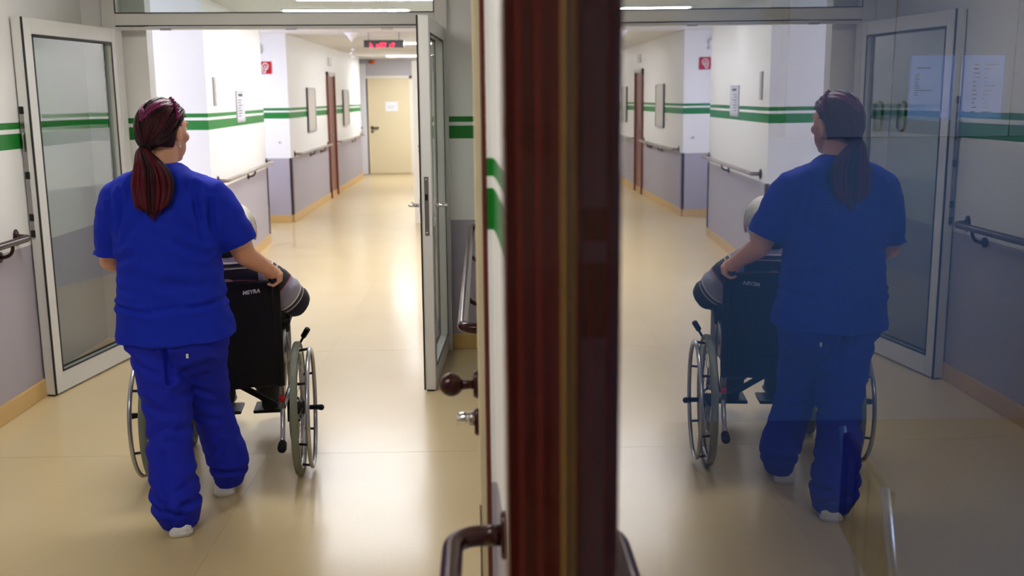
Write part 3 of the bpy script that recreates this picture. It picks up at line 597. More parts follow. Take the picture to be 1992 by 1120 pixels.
# ================================================================== WHEELCHAIR
CH_LOC, CH_ROT = (-1.156, 4.257, 0.0), math.radians(6.5)
wc = thing('wheelchair', 'silver and black wheelchair with spoked wheels, pushed by the nurse', 'wheelchair', CH_LOC, CH_ROT)
WR, WX = 0.297, 0.305
for s in (-1, 1):
    wl = link('rear_wheel', MB().lathe([(WR-0.030, -0.010), (WR-0.022, -0.015), (WR-0.008, -0.0155), (WR-0.002, -0.011), (WR, -0.004), (WR, 0.004), (WR-0.002, 0.011), (WR-0.008, 0.0155), (WR-0.022, 0.015), (WR-0.030, 0.010), (WR-0.030, -0.010)], (0, 0, 0), 'x', 72).mesh('rear_wheel', 'tyre'), wc, 'grey green rubber tyre')
    wl.location = (s*WX, 0, WR)
    MB().lathe([(WR-0.046, -0.008), (WR-0.028, -0.012), (WR-0.028, 0.012), (WR-0.046, 0.008), (WR-0.046, -0.008)], (0, 0, 0), 'x', 64).build('wheel_rim', 'silver_paint', wl)
    prr = 0.262
    MB().lathe([(prr+0.0095*math.cos(a), s*0.055+0.0095*math.sin(a)) for a in [2*PI*i/12 for i in range(13)]], (0, 0, 0), 'x', 72).build('push_rim', 'silver_paint', wl)
    MB().tube([(-0.03, 0, 0), (-0.028, 0, 0), (0.028, 0, 0), (0.03, 0, 0)], [0.03, 0.03, 0.03, 0.026], 20).tube([(s*-0.05, 0, 0), (s*0.045, 0, 0)], 0.013, 12).build('hub', 'black_plastic', wl)
    for i in range(6):
        a = 2*PI*i/6+0.35; c, q = math.cos(a), math.sin(a)
        MB().tube([(s*0.006, c*(WR-0.042), q*(WR-0.042)), (s*0.03, c*0.258, q*0.258), (s*0.052, c*prr, q*prr)], 0.006, 8).build('rim_standoff', 'black_plastic', wl)
    spoke = None
    for i in range(28):
        a = 2*PI*i/28; off = (1 if i % 2 else -1)*0.35; side = 0.024 if (i//2) % 2 else -0.024
        if spoke is None or True:
            o = MB().tube([(side, 0.028*math.cos(a+off*2), 0.028*math.sin(a+off*2)), (0, (WR-0.045)*math.cos(a), (WR-0.045)*math.sin(a))], 0.0014, 5).build('spoke', 'chrome', wl)
    MB().tube([(s*0.03, 0, 0), (s*0.085, -0.005, 0.0), (s*0.10, -0.03, 0.006), (s*0.105, -0.05, 0.012)], [0.010, 0.012, 0.014, 0.008], 10).build('axle_lever', 'black_plastic', wl)
PX = 0.235
for s in (-1, 1):
    x = s*PX
    fr = MB().tube([(x, -0.018, 0.30), (x, -0.02, 0.62), (x, -0.035, 0.86)]+arc((x, -0.04, 0.915), (x, -0.04, 0.885), (x, -0.07, 0.915), 6)+[(x, -0.10, 0.915)], 0.012, 12).build('back_post', 'silver_paint', wc)
    MB().tube([(x, -0.075, 0.915), (x, -0.09, 0.915), (x, -0.182, 0.913), (x, -0.190, 0.913)], [0.014, 0.0165, 0.0165, 0.013], 16).build('push_grip', 'black_plastic', fr)
    MB().tube([(x, -0.019, 0.41), (x, -0.02, 0.53)], 0.0175, 14).build('sleeve', 'black_plastic', fr)
    MB().tube([(x, -0.018, 0.335), (x, -0.018, 0.362)], 0.0135, 14).build('reflector_band', 'red_tape', fr)
    MB().tube([(x, -0.018, 0.31), (x-s*0.0, -0.03, 0.25), (x+s*0.0, -0.07, 0.19), (x, -0.10, 0.165)], 0.011, 12).build('tipping_lever', 'silver_paint', wc)
    MB().capsule([(x, -0.10, 0.165), (x, -0.13, 0.155)], [0.019, 0.020], 14).build('tipping_lever_cap', 'black_plastic', wc)
    MB().tube([(x, -0.018, 0.30), (x, 0.38, 0.28)]+arc((x, 0.43, 0.28), (x, 0.40, 0.28), (x, 0.43, 0.31), 5)+[(x, 0.43, 0.45)]+arc((x, 0.43, 0.49), (x, 0.43, 0.46), (x, 0.40, 0.49), 5)+[(x, -0.018, 0.47)], 0.012, 12).build('side_frame', 'silver_paint', wc)
    # armrest
    ax = s*0.252
    MB().tube([(ax, -0.012, 0.50), (ax, -0.012, 0.56)]+arc((ax, -0.012, 0.64), (ax, -0.012, 0.58), (ax, 0.06, 0.66), 6)+[(ax, 0.10, 0.665)], 0.0125, 12).tube([(ax, 0.10, 0.66), (ax, 0.15, 0.50), (ax, 0.16, 0.46)], 0.011, 12).build('armrest_tube', 'silver_paint', wc)
    MB().box(ax-0.032, ax+0.032, 0.015, 0.30, 0.672, 0.705, bev=0.012).build('armrest_pad', 'black_plastic', wc)
    MB().box(ax-0.026, ax+0.026, 0.03, 0.085, 0.635, 0.676, bev=0.010).build('armrest_bracket', 'black_plastic', wc)
    MB().box(ax-0.004, ax+0.004, 0.02, 0.34, 0.50, 0.64, bev=0.003).build('side_panel', 'black_plastic', wc)
    MB().tube([(s*0.27, 0.36, 0.42), (s*0.29, 0.34, 0.50), (s*0.325, 0.30, 0.565)], 0.006, 8).tube([(s*0.315, 0.31, 0.55), (s*0.338, 0.285, 0.59)], 0.0135, 12).build('brake_lever', 'black_plastic', wc)
    # caster
    cs = MB().lathe([(0.055, -0.014), (0.088, -0.018), (0.095, -0.010), (0.095, 0.010), (0.088, 0.018), (0.055, 0.014), (0.055, -0.014)], (s*0.245, 0.43, 0.095), 'x', 40).build('caster_wheel', 'tyre', wc)
    MB().lathe([(0, -0.012), (0.056, -0.010), (0.056, 0.010), (0, 0.012)], (s*0.245, 0.43, 0.095), 'x', 30).build('caster_hub', 'black_plastic', cs)
    MB().tube([(s*0.245-0.026, 0.43, 0.095), (s*0.245-0.026, 0.45, 0.20), (s*0.245, 0.455, 0.22), (s*0.245+0.026, 0.45, 0.20), (s*0.245+0.026, 0.43, 0.095)], 0.008, 8).tube([(s*0.245, 0.455, 0.21), (s*0.24, 0.455, 0.32)], 0.014, 12).build('caster_fork', 'black_plastic', wc)
    # footrest
    MB().tube([(x, 0.42, 0.46), (s*0.22, 0.50, 0.43), (s*0.19, 0.60, 0.25), (s*0.17, 0.64, 0.13)], 0.011, 12).build('footrest_tube', 'silver_paint', wc)
    MB().box(min(s*0.03, s*0.18), max(s*0.03, s*0.18), 0.58, 0.74, 0.095, 0.112, bev=0.005).build('foot_plate', 'black_plastic', wc)
    MB().loft([ring((s*0.115, 0.47+0.0*z, z), w, 0.03, 20, 4) for z, w in ((0.265, 0.055), (0.28, 0.064), (0.39, 0.066), (0.405, 0.055))]).build('calf_pad', 'dark_grey', wc)
# sling back and seat
nx, nz = 22, 26; front, back = [], []
for i in range(nz+1):
    z = 0.425+i/nz*0.465
    fr_, bk_ = [], []
    for j in range(nx+1):
        t = j/nx*2-1; sag = 0.028*(1-t*t)*(0.6+0.4*math.sin(i/nz*PI)); x = t*0.25
        zz = z-0.012*(1-t*t)*(i/nz)-0.022*(1-abs(t))*(1-i/nz)
        y = -0.052-0.0*sag+sag*0.35+0.004*noise.noise(Vector((x*9, z*9, 1)))
        bk_.append(Vector((x, y, zz))); fr_.append(Vector((x, y+0.03, zz)))
    back.append(bk_); front.append(fr_)
rings_ = [b_+f_[::-1] for b_, f_ in zip(back, front)]
bk = MB().loft(rings_).build('backrest', 'black_fabric', wc)
MB().tube([(0.225, -0.055, z) for z in (0.44, 0.6, 0.75, 0.88)], 0.006, 8).tube([(-0.225, -0.055, z) for z in (0.44, 0.6, 0.75, 0.88)], 0.006, 8).build('backrest_seam', 'black_fabric', bk)
MB().box(-0.225, 0.225, -0.01, 0.42, 0.475, 0.515, bev=0.012).build('seat', 'black_fabric', wc)
text_mesh('lettering', 'MEYRA', 0.0235, 'white_print', bk, (0.132, -0.0575, 0.832), (PI/2, math.radians(-7), 0), 0.25, 0.0006)
MB().box(-0.2, 0.2, 0.07, 0.095, 0.0, 0.026).xform(lambda p: (p[0], p[1], 0.39+p[2]+p[0]*0.62)).build('cross_brace', 'black_fabric', wc)
MB().box(-0.2, 0.2, 0.10, 0.125, 0.0, 0.026).xform(lambda p: (p[0], p[1], 0.39+p[2]-p[0]*0.62)).build('cross_brace', 'black_fabric', wc)
MB().tube([(0, 0.06, 0.40), (0, 0.135, 0.40)], 0.016, 14).build('brace_pivot', 'steel', wc)

# ================================================================== FIGURES
def head_shape(mb, c, R, k=1.0, rot=None):
    """skull, jaw, nose, brow, lips and ears; R turns the head, +y is where it faces"""
    c = Vector(c); P = lambda x, y, z: c+R @ (Vector((x, y, z))*k)
    mb.ellipsoid(P(0, -0.004, 0.012), (0.076*k, 0.096*k, 0.098*k), R, 24, 16)
    mb.ellipsoid(P(0, 0.036, -0.055), (0.058*k, 0.060*k, 0.062*k), R, 20, 12)
    mb.ellipsoid(P(0, 0.070, -0.095), (0.026*k, 0.022*k, 0.020*k), R, 12, 8)
    mb.capsule([P(0, 0.090, 0.015), P(0, 0.104, -0.020), P(0, 0.106, -0.030)], [0.010*k, 0.012*k, 0.014*k], 10)
    for s in (-1, 1):
        mb.ellipsoid(P(s*0.014, 0.096, -0.034), (0.009*k, 0.010*k, 0.008*k), R, 10, 6)
        mb.capsule([P(s*0.014, 0.092, 0.028), P(s*0.045, 0.078, 0.030)], [0.009*k, 0.008*k], 8)
        mb.ellipsoid(P(s*0.040, 0.062, -0.020), (0.026*k, 0.022*k, 0.022*k), R, 12, 8)
        E = R @ Matrix.Rotation(s*0.35, 3, 'Z')
        mb.ellipsoid(P(s*0.080, -0.006, -0.012), (0.009*k, 0.019*k, 0.032*k), E, 12, 10)
    mb.capsule([P(-0.02, 0.088, -0.064), P(0, 0.096, -0.062), P(0.02, 0.088, -0.064)], [0.006*k, 0.0075*k, 0.006*k], 8)
    mb.capsule([P(-0.018, 0.088, -0.073), P(0, 0.095, -0.074), P(0.018, 0.088, -0.073)], [0.006*k, 0.0075*k, 0.006*k], 8)
def eyes(parent, c, R, k, off):
    c = Vector(c); P = lambda x, y, z: c+R @ (Vector((x, y, z))*k)
    for s in (-1, 1):
        e = MB().ellipsoid(P(s*0.030, 0.078, 0.012), (0.013*k, 0.012*k, 0.009*k), R, 14, 10).build('eye', 'white_print', parent, off)
        MB().ellipsoid(P(s*0.030, 0.0885, 0.012), (0.006*k, 0.003*k, 0.006*k), R, 10, 6).build('iris', 'seat_brown', e, off)
def hair_cap(c, R, rad, keep):
    mb = MB(); seg, rows = 48, 30; c = Vector(c); vs = []; dirs = []
    for i in range(rows+1):
        th = PI*i/rows
        for j in range(seg):
            a = 2*PI*j/seg; d = Vector((math.sin(th)*math.cos(a), math.sin(th)*math.sin(a), math.cos(th))); dirs.append(d)
            vs.append(c+R @ Vector((d.x*rad[0], d.y*rad[1], d.z*rad[2]))*(1+0.015*noise.noise(d*9)))
    fs = []
    for i in range(rows):
        for j in range(seg):
            k = (j+1) % seg; q = [i*seg+j, (i+1)*seg+j, (i+1)*seg+k, i*seg+k]
            if all(keep(dirs[t]) for t in q): fs.append(q)
    return mb.add(vs, fs, True)
def sweep_strands(mb, c, R, rad, starts, end, r, lift=1.01, n=10, jitter=0.02):
    c = Vector(c); end = end.normalized()
    for d0 in starts:
        d0 = d0.normalized(); q = d0.rotation_difference((end+Vector((random.uniform(-1, 1), random.uniform(-1, 1), random.uniform(-1, 1)))*0.10).normalized()); ax, an = q.to_axis_angle(); pts = []
        w = random.uniform(0, 0.02)
        for i in range(n+1):
            t = i/n; d = Matrix.Rotation(an*t, 3, ax) @ d0
            pts.append(c+R @ Vector((d.x*rad[0], d.y*rad[1], d.z*rad[2]))*(lift+w+jitter*noise.noise(d*5+Vector((w*90, 0, 0)))))
        mb.tube(pts, [r*(0.5+0.5*math.sin(PI*min(1, (i/n)*0.8+0.15))) for i in range(n+1)], 5)
    return mb
def hand(mb, wrist, palm, knuckles, curl, r=0.0085):
    """palm between wrist and knuckle row; curl: list of finger paths, thumb last"""
    mb.capsule([wrist, palm], [0.026, 0.031], 14)
    for k in knuckles: mb.capsule([palm, k], [0.022, 0.012], 10)
    for i, c in enumerate(curl): mb.capsule(c, [r*1.06*(1-0.09*j) for j in range(len(c))], 10)
M_CH = Matrix.Translation(CH_LOC) @ Matrix.Rotation(CH_ROT, 4, 'Z')

# ------------------------------------------------------------------ the nurse
NO = (-1.20, 3.78, 0.0)
nurse = thing('person', 'person in royal blue scrubs with a burgundy ponytail, pushing the wheelchair', 'person', NO)
HC = Vector((-1.222, 3.835, 1.535)); HR = Matrix.Rotation(math.radians(-24), 3, 'Z') @ Matrix.Rotation(math.radians(-4), 3, 'X')
b = MB(); head_shape(b, HC, HR, 1.0)
b.capsule([(-1.225, 3.80, 1.34), (-1.224, 3.81, 1.42), (-1.223, 3.825, 1.47)], [0.060, 0.054, 0.054], 18)
TY = 3.80
b.loft([ring((xc, yc, z), hw*0.86, hd*0.84) for z, xc, hw, yc, hd in lerp_rings([(1.385, -1.225, 0.10, TY, 0.075), (1.33, -1.222, 0.18, TY, 0.10), (1.2, -1.222, 0.20, TY, 0.12), (1.0, -1.222, 0.19, TY, 0.13), (0.85, -1.22, 0.2, TY, 0.13), (0.78, -1.22, 0.18, TY+0.01, 0.11), (0.68, -1.22, 0.15, TY+0.01, 0.09)])])
LL = [(-1.30, 3.80, 0.80), (-1.262, 3.76, 0.56), (-1.245, 3.74, 0.45), (-1.235, 3.70, 0.28), (-1.208, 3.665, 0.09)]
RL = [(-1.13, 3.82, 0.80), (-1.135, 3.89, 0.56), (-1.14, 3.94, 0.45), (-1.12, 4.00, 0.28), (-1.125, 4.045, 0.09)]
for L in (LL, RL): b.capsule(L, [0.085, 0.065, 0.052, 0.048, 0.034], 14)
for L in (LL, RL): a_ = Vector(L[-1]); b.capsule([a_+Vector((0, -0.005, -0.035)), a_+Vector((0, 0.10, -0.05)), a_+Vector((0, 0.16, -0.055))], [0.030, 0.028, 0.022], 12)
GR = M_CH @ Vector((PX, -0.158, 0.914)); GL = M_CH @ Vector((-PX, -0.158, 0.914))
b.capsule([(-1.07, 3.81, 1.29), (-1.01, 3.84, 1.20), (-0.968, 3.885, 1.085), (-0.962, 3.91, 1.05)], [0.045, 0.048, 0.047, 0.044], 14)
b.capsule([(-0.962, 3.91, 1.05), (-0.945, 3.98, 1.015), tuple(GR+Vector((0.002, -0.075, 0.052)))], [0.044, 0.041, 0.028], 14)
b.capsule([(-1.375, 3.81, 1.29), (-1.43, 3.84, 1.18), (-1.482, 3.90, 1.045)], [0.045, 0.047, 0.045], 14)
b.capsule([(-1.482, 3.90, 1.035), (-1.455, 3.99, 1.0), tuple(GL+Vector((-0.002, -0.075, 0.052)))], [0.044, 0.041, 0.028], 14)
for G, s in ((GR, 1), (GL, -1)):
    P = lambda x, y, z: G+Vector((s*x, y, z))
    kn = [P(0.014, dy, 0.026) for dy in (-0.022, 0.0, 0.022, 0.043)]
    fing = []
    for i, dy in enumerate((-0.026, -0.005, 0.017, 0.038)):
        e = (0.0, 0.002, 0.003, 0.0)[i]
        fing.append([P(0.012, dy, 0.030), P(0.030+e, dy+0.001, 0.014), P(0.028+e, dy, -0.012), P(0.008, dy-0.001, -0.027-e), P(-0.014, dy-0.001, -0.020)])
    fing.append([P(-0.012, -0.045, 0.026), P(-0.028, -0.020, 0.014), P(-0.028, 0.008, 0.000), P(-0.024, 0.028, -0.010)])
    hand(b, P(0.002, -0.068, 0.048), P(0.002, -0.02, 0.030), kn, fing)
me = fuse(b, 0.0045, 3); body = link('body', finish(me, 'skin', NO), nurse, 'bare skin of head, neck, arms and hands')
eyes(nurse, HC, HR, 1.0, NO)
# scrub top
t = MB()
keys = [(1.412, -1.226, 0.068, 3.805, 0.062), (1.40, -1.226, 0.082, 3.803, 0.07), (1.378, -1.225, 0.125, TY, 0.088), (1.352, -1.223, 0.172, TY, 0.104), (1.31, -1.222, 0.203, TY, 0.118), (1.24, -1.222, 0.206, TY, 0.13), (1.14, -1.222, 0.196, TY, 0.137), (1.04, -1.223, 0.192, TY, 0.142), (0.95, -1.224, 0.200, TY, 0.146), (0.89, -1.224, 0.205, TY, 0.147), (0.84, -1.222, 0.211, TY, 0.152), (0.79, -1.220, 0.219, TY, 0.157), (0.742, -1.219, 0.227, TY, 0.160)]
t.loft([ring((xc, yc, z), hw, hd, 40, 2.5, tilt=0.03*max(0, (1.1-z)/0.4)) for z, xc, hw, yc, hd in lerp_rings(keys, 0.02)])
def sleeve(mb, pts, rad, endn):
    rings = []
    for i, (p, r) in enumerate(zip(pts, rad)):
        p = Vector(p); d = (Vector(pts[min(i+1, len(pts)-1)])-Vector(pts[max(i-1, 0)])).normalized()
        if i == len(pts)-1: d = Vector(endn).normalized()
        u = d.cross(Vector((0, 1, 0))).normalized(); w = d.cross(u)
        rings.append([p+(u*math.cos(a)*r[0]+w*math.sin(a)*r[1]) for a in [2*PI*k/28 for k in range(28)]])
    mb.loft(rings)
sleeve(t, [(-1.33, 3.80, 1.345), (-1.385, 3.803, 1.305), (-1.42, 3.815, 1.235), (-1.448, 3.835, 1.15), (-1.470, 3.86, 1.066)], [(0.045, 0.06), (0.068, 0.082), (0.067, 0.08), (0.067, 0.078), (0.068, 0.076)], (-0.05, 0.25, -1))
sleeve(t, [(-1.115, 3.80, 1.345), (-1.06, 3.803, 1.305), (-1.022, 3.815, 1.24), (-0.998, 3.84, 1.17), (-0.975, 3.87, 1.098)], [(0.045, 0.06), (0.068, 0.082), (0.072, 0.083), (0.073, 0.08), (0.075, 0.078)], (0.36, 0.25, -1))
me = fuse(t, 0.0065, 5)
def seg_d(p, a, c):
    a = Vector(a); c = Vector(c); q = Vector((p.x, p.z)); e = c-a; u = max(0, min(1, (q-a).dot(e)/e.length_squared)); return (q-a-e*u).length, u
FOLDS = [((-1.352, 1.315), (-1.372, 1.15), 0.010, 0.009), ((-1.085, 1.335), (-1.062, 1.14), 0.010, 0.009), ((-1.30, 1.36), (-1.36, 1.22), 0.013, 0.004), ((-1.13, 1.375), (-1.075, 1.25), 0.012, 0.005), ((-1.415, 0.888), (-1.27, 0.872), 0.009, 0.008), ((-1.27, 0.872), (-1.12, 0.892), 0.012, 0.004), ((-1.03, 0.895), (-1.12, 0.885), 0.010, 0.007),
         ((-1.40, 1.05), (-1.31, 1.09), 0.014, 0.006), ((-1.37, 1.11), (-1.28, 1.22), 0.016, 0.005), ((-1.06, 1.08), (-1.15, 1.13), 0.014, 0.006), ((-1.065, 1.13), (-1.16, 1.25), 0.015, 0.005), ((-1.41, 0.96), (-1.33, 0.95), 0.012, 0.003), ((-1.22, 0.98), (-1.05, 0.965), 0.018, 0.004), ((-1.41, 1.27), (-1.385, 1.12), 0.009, 0.006), ((-1.03, 1.28), (-1.04, 1.13), 0.009, 0.006)]
def top_fn(p, n):
    v = 0.014*noise.noise(Vector((p.x*5, p.y*5, p.z*8)))+0.007*noise.noise(Vector((p.x*13+4+p.z*6, p.y*13, p.z*22)))
    if p.y < 3.86:
        for a, c, wd, dp_ in FOLDS:
            d, u = seg_d(p, a, c); dp_ *= 1.5; v -= dp_*math.exp(-(d/wd)**2)*(0.4+0.6*math.sin(PI*min(1, u+0.15))); v += dp_*0.5*math.exp(-((d-2*wd)/wd)**2)
    return v
displace(me, top_fn); top = link('scrub_top', finish(me, 'scrub_blue', NO), nurse, 'royal blue short sleeved scrub top')
def hem_ring(pts, r, nm, m, par): MB().tube(pts, r, 6).build(nm, m, par, NO)
# trousers
t = MB()
t.loft([ring((xc, yc, z), hw, hd, 36, 2.5) for z, xc, hw, yc, hd in lerp_rings([(0.86, -1.22, 0.185, 3.80, 0.135), (0.78, -1.218, 0.2, 3.80, 0.147), (0.72, -1.216, 0.196, 3.805, 0.146), (0.66, -1.214, 0.17, 3.815, 0.120), (0.60, -1.212, 0.12, 3.82, 0.07)])])
for K in ([(0.80, -1.30, 0.095, 3.80, 0.12), (0.68, -1.288, 0.102, 3.79, 0.125), (0.56, -1.262, 0.096, 3.765, 0.112), (0.46, -1.250, 0.088, 3.745, 0.100), (0.38, -1.246, 0.082, 3.725, 0.096), (0.27, -1.235, 0.082, 3.695, 0.098), (0.16, -1.224, 0.089, 3.675, 0.102), (0.095, -1.22, 0.086, 3.675, 0.094), (0.02, -1.214, 0.068, 3.685, 0.076)],
          [(0.80, -1.135, 0.095, 3.815, 0.12), (0.68, -1.138, 0.100, 3.845, 0.122), (0.56, -1.142, 0.091, 3.895, 0.110), (0.45, -1.145, 0.082, 3.935, 0.098), (0.36, -1.137, 0.078, 3.965, 0.094), (0.26, -1.118, 0.079, 3.995, 0.096), (0.17, -1.104, 0.080, 4.015, 0.098), (0.10, -1.108, 0.070, 4.045, 0.086), (0.034, -1.12, 0.055, 4.065, 0.070)]):
    t.loft([ring((xc, yc, z), hw, hd, 30, 2.2) for z, xc, hw, yc, hd in lerp_rings(K, 0.02)])
me = fuse(t, 0.0065, 5)
TF = [((-1.225, 0.80), (-1.215, 0.60), 0.010, 0.014), ((-1.38, 0.69), (-1.26, 0.63), 0.012, 0.005), ((-1.20, 0.62), (-1.08, 0.66), 0.013, 0.005), ((-1.19, 0.55), (-1.10, 0.50), 0.013, 0.005), ((-1.33, 0.52), (-1.22, 0.48), 0.016, 0.005), ((-1.32, 0.36), (-1.22, 0.44), 0.014, 0.005), ((-1.30, 0.13), (-1.18, 0.10), 0.012, 0.008), ((-1.31, 0.20), (-1.24, 0.14), 0.012, 0.005), ((-1.17, 0.135), (-1.05, 0.125), 0.012, 0.008), ((-1.17, 0.20), (-1.09, 0.27), 0.012, 0.004), ((-1.235, 0.33), (-1.225, 0.08), 0.014, 0.006), ((-1.21, 0.42), (-1.10, 0.38), 0.014, 0.005)]
def tr_fn(p, n):
    low = max(0, 1-p.z/0.35)
    v = 0.008*noise.noise(Vector((p.x*7, p.y*7, p.z*7+7)))+(0.004+0.004*low*min(1, p.z/0.12))*noise.noise(Vector((p.x*15, p.y*15, p.z*24)))
    for a, c, wd, dp_ in TF:
        d, u = seg_d(p, a, c); dp_ *= 1.4; v -= dp_*math.exp(-(d/wd)**2); v += dp_*0.5*math.exp(-((d-2*wd)/wd)**2)
    return v*min(1, max(0, p.z-0.02)/0.09)
displace(me, tr_fn); link('trousers', finish(me, 'trouser_blue', NO), nurse, 'loose blue scrub trousers')
MB().box(-1.135, -1.127, 3.640, 3.646, 0.700, 0.716).build('care_tag', 'white_print', nurse, NO)
for cx, cy, sr in ((-1.203, 3.648, 0.30), (-1.136, 4.048, 0.16)):
    sh = MB(); RS = lambda p: (cx+(p[0]-cx)*math.cos(sr)-(p[1]-cy)*math.sin(sr), cy+(p[0]-cx)*math.sin(sr)+(p[1]-cy)*math.cos(sr), p[2])
    st = [(-0.045, 0.030, 0.055), (-0.03, 0.040, 0.075), (0.03, 0.043, 0.085), (0.09, 0.046, 0.075), (0.15, 0.050, 0.058), (0.20, 0.046, 0.045), (0.225, 0.034, 0.036), (0.238, 0.014, 0.026)]
    sh.loft([[Vector((cx+w*math.copysign(abs(math.cos(a))**0.75, math.cos(a)), cy+y, 0.022+(h-0.022)*max(0, math.sin(a)) if math.sin(a) > 0 else 0.016)) for a in [2*PI*k/24 for k in range(24)]] for y, w, h in st])
    so = sh.xform(RS).build('shoe', 'shoe_white', nurse, NO)
    MB().loft([[Vector((cx+(w+0.004)*math.copysign(abs(math.cos(a))**0.5, math.cos(a)), cy+y*1.02, 0.012+0.012*math.sin(a))) for a in [2*PI*k/24 for k in range(24)]] for y, w, h in st]).xform(RS).build('sole', 'sole_white', so, NO)
# hair
rad = (0.0895, 0.110, 0.1135); hc = HC+Vector((0, -0.004, 0.006))
keep = lambda d: (d.y < 0.30+0.55*max(0, d.z)) and (d.z > -0.62) and not (abs(d.x) > 0.35 and ((d.y-0.02)/0.24)**2+((d.z+0.24)/0.32)**2 < 1) and not (abs(d.x) > 0.35 and d.y > 0.10 and d.z < 0.34) and not (d.y > -0.1 and d.z < -0.3) and not (d.y > 0.2 and d.z < 0.1)
hair = hair_cap(hc, HR, rad, keep).build('hair', 'hair_dark', nurse, NO)
tie = Vector((0.0, -0.80, -0.62)); st = []
for i in range(230):
    a = random.uniform(-1, 1)*PI*0.86; e = random.uniform(0.05, 1.0)
    d = Vector((math.sin(a)*math.cos(e*1.2-0.15), math.cos(a)*math.cos(e*1.2-0.15), math.sin(e*1.2-0.15)+0.1))
    d.normalize()
    if keep(d) and not (d.y > -0.1 and d.z < 0.5): st.append(d)
for i in range(60): a = random.uniform(-1, 1); st.append(Vector((math.copysign(0.75+0.2*random.random(), a), -0.35-0.4*random.random(), -0.25*random.random()-0.1)))
sweep_strands(MB(), hc, HR, rad, [q for i, q in enumerate(st) if i % 4]+st[-60:], tie, 0.0048, 1.0).build('hair_strands', 'hair_dark', hair, NO)
sweep_strands(MB(), hc, HR, rad, st[::4], tie, 0.0042, 1.002).build('hair_strands', 'hair_burgundy', hair, NO)
mg = []
for i in range(22): a = random.choice((-1, 1))*random.uniform(0.45, 1.5); mg.append(Vector((math.sin(a)*0.8, math.cos(a)*0.3-0.15, 0.75+0.3*random.random())))
sweep_strands(MB(), hc, HR, rad, mg, Vector((0, -0.75, 0.25)), 0.0042, 1.012, 8).build('hair_streaks', 'hair_magenta', hair, NO)
for s in (-1, 1):          # twisted braids across the crown
    br = MB()
    for i in range(13):
        t_ = i/12; a = s*(0.35+1.0*t_); d = Vector((math.sin(a)*0.85, 0.10-0.25*t_, 0.95-0.62*t_)).normalized()
        p = hc+HR @ Vector((d.x*rad[0], d.y*rad[1], d.z*rad[2]))*1.055
        br.ellipsoid(p, (0.011, 0.007, 0.006), Matrix.Rotation(0.8*s if i % 2 else -0.8*s, 3, 'Y') @ HR, 10, 6)
    br.build('braid', 'hair_magenta', hair, NO)
# ponytail
tp = hc+HR @ Vector((tie.normalized().x*rad[0], tie.normalized().y*rad[1], tie.normalized().z*rad[2]))*1.03
def tail(n, r, rx, seed):
    random.seed(seed); mb = MB()
    for i in range(n):
        u = random.uniform(-1, 1)*rx; w = random.uniform(-1, 1); ln = 1-0.14*abs(u)-random.random()*0.16
        ex = -1.222+0.036*u; mx = -1.218+0.066*u
        K = [tp+Vector((0.010*u, 0.006*w, 0.004)), tp+Vector((0.020*u-0.002, -0.030+0.010*w, -0.012)), Vector((-1.220+0.052*u, 3.643+0.012*w+0.010*abs(u), 1.405)), Vector((mx, 3.640+0.010*w+0.010*abs(u), 1.34)), Vector((mx*0.55+ex*0.45, 3.640+0.010*w, 1.275)), Vector((ex, 3.643+0.010*w, 1.212+(1-ln)*0.30))]
        S = []
        for q in range(5):
            a0, a1, a2, a3 = K[max(0, q-1)], K[q], K[q+1], K[min(5, q+2)]
            for m in range(4): t_ = m/4; S.append(0.5*((2*a1)+(a2-a0)*t_+(2*a0-5*a1+4*a2-a3)*t_*t_+(3*a1-a0-3*a2+a3)*t_**3)+Vector((0.0025*math.sin(i*1.7+q*1.3+t_), 0, 0)))
        S.append(K[5]); n_ = len(S)-1
        mb.tube(S, [r*(0.7+0.6*math.sin(PI*min(1, k/n_*0.9)))*(1 if k < n_-2 else 0.6 if k < n_ else 0.2) for k in range(n_+1)], 6)
    return mb
pt = tail(90, 0.0046, 1.0, 3).build('ponytail', 'hair_burgundy', nurse, NO)
tail(22, 0.0045, 1.1, 5).build('ponytail_strands', 'hair_dark', pt, NO)
MB().lathe([(0.017+0.007*math.cos(a), 0.007*math.sin(a)) for a in [2*PI*i/10 for i in range(11)]], tuple(tp+Vector((0, -0.012, -0.004))), 'y', 24).build('hair_tie', 'black_fabric', nurse, NO)
ear = HC+HR @ Vector((0.084, -0.008, -0.05))
MB().lathe([(0.010+0.0016*math.cos(a), 0.0016*math.sin(a)) for a in [2*PI*i/8 for i in range(9)]], tuple(ear), 'x', 20).build('earring', 'chrome', nurse, NO)

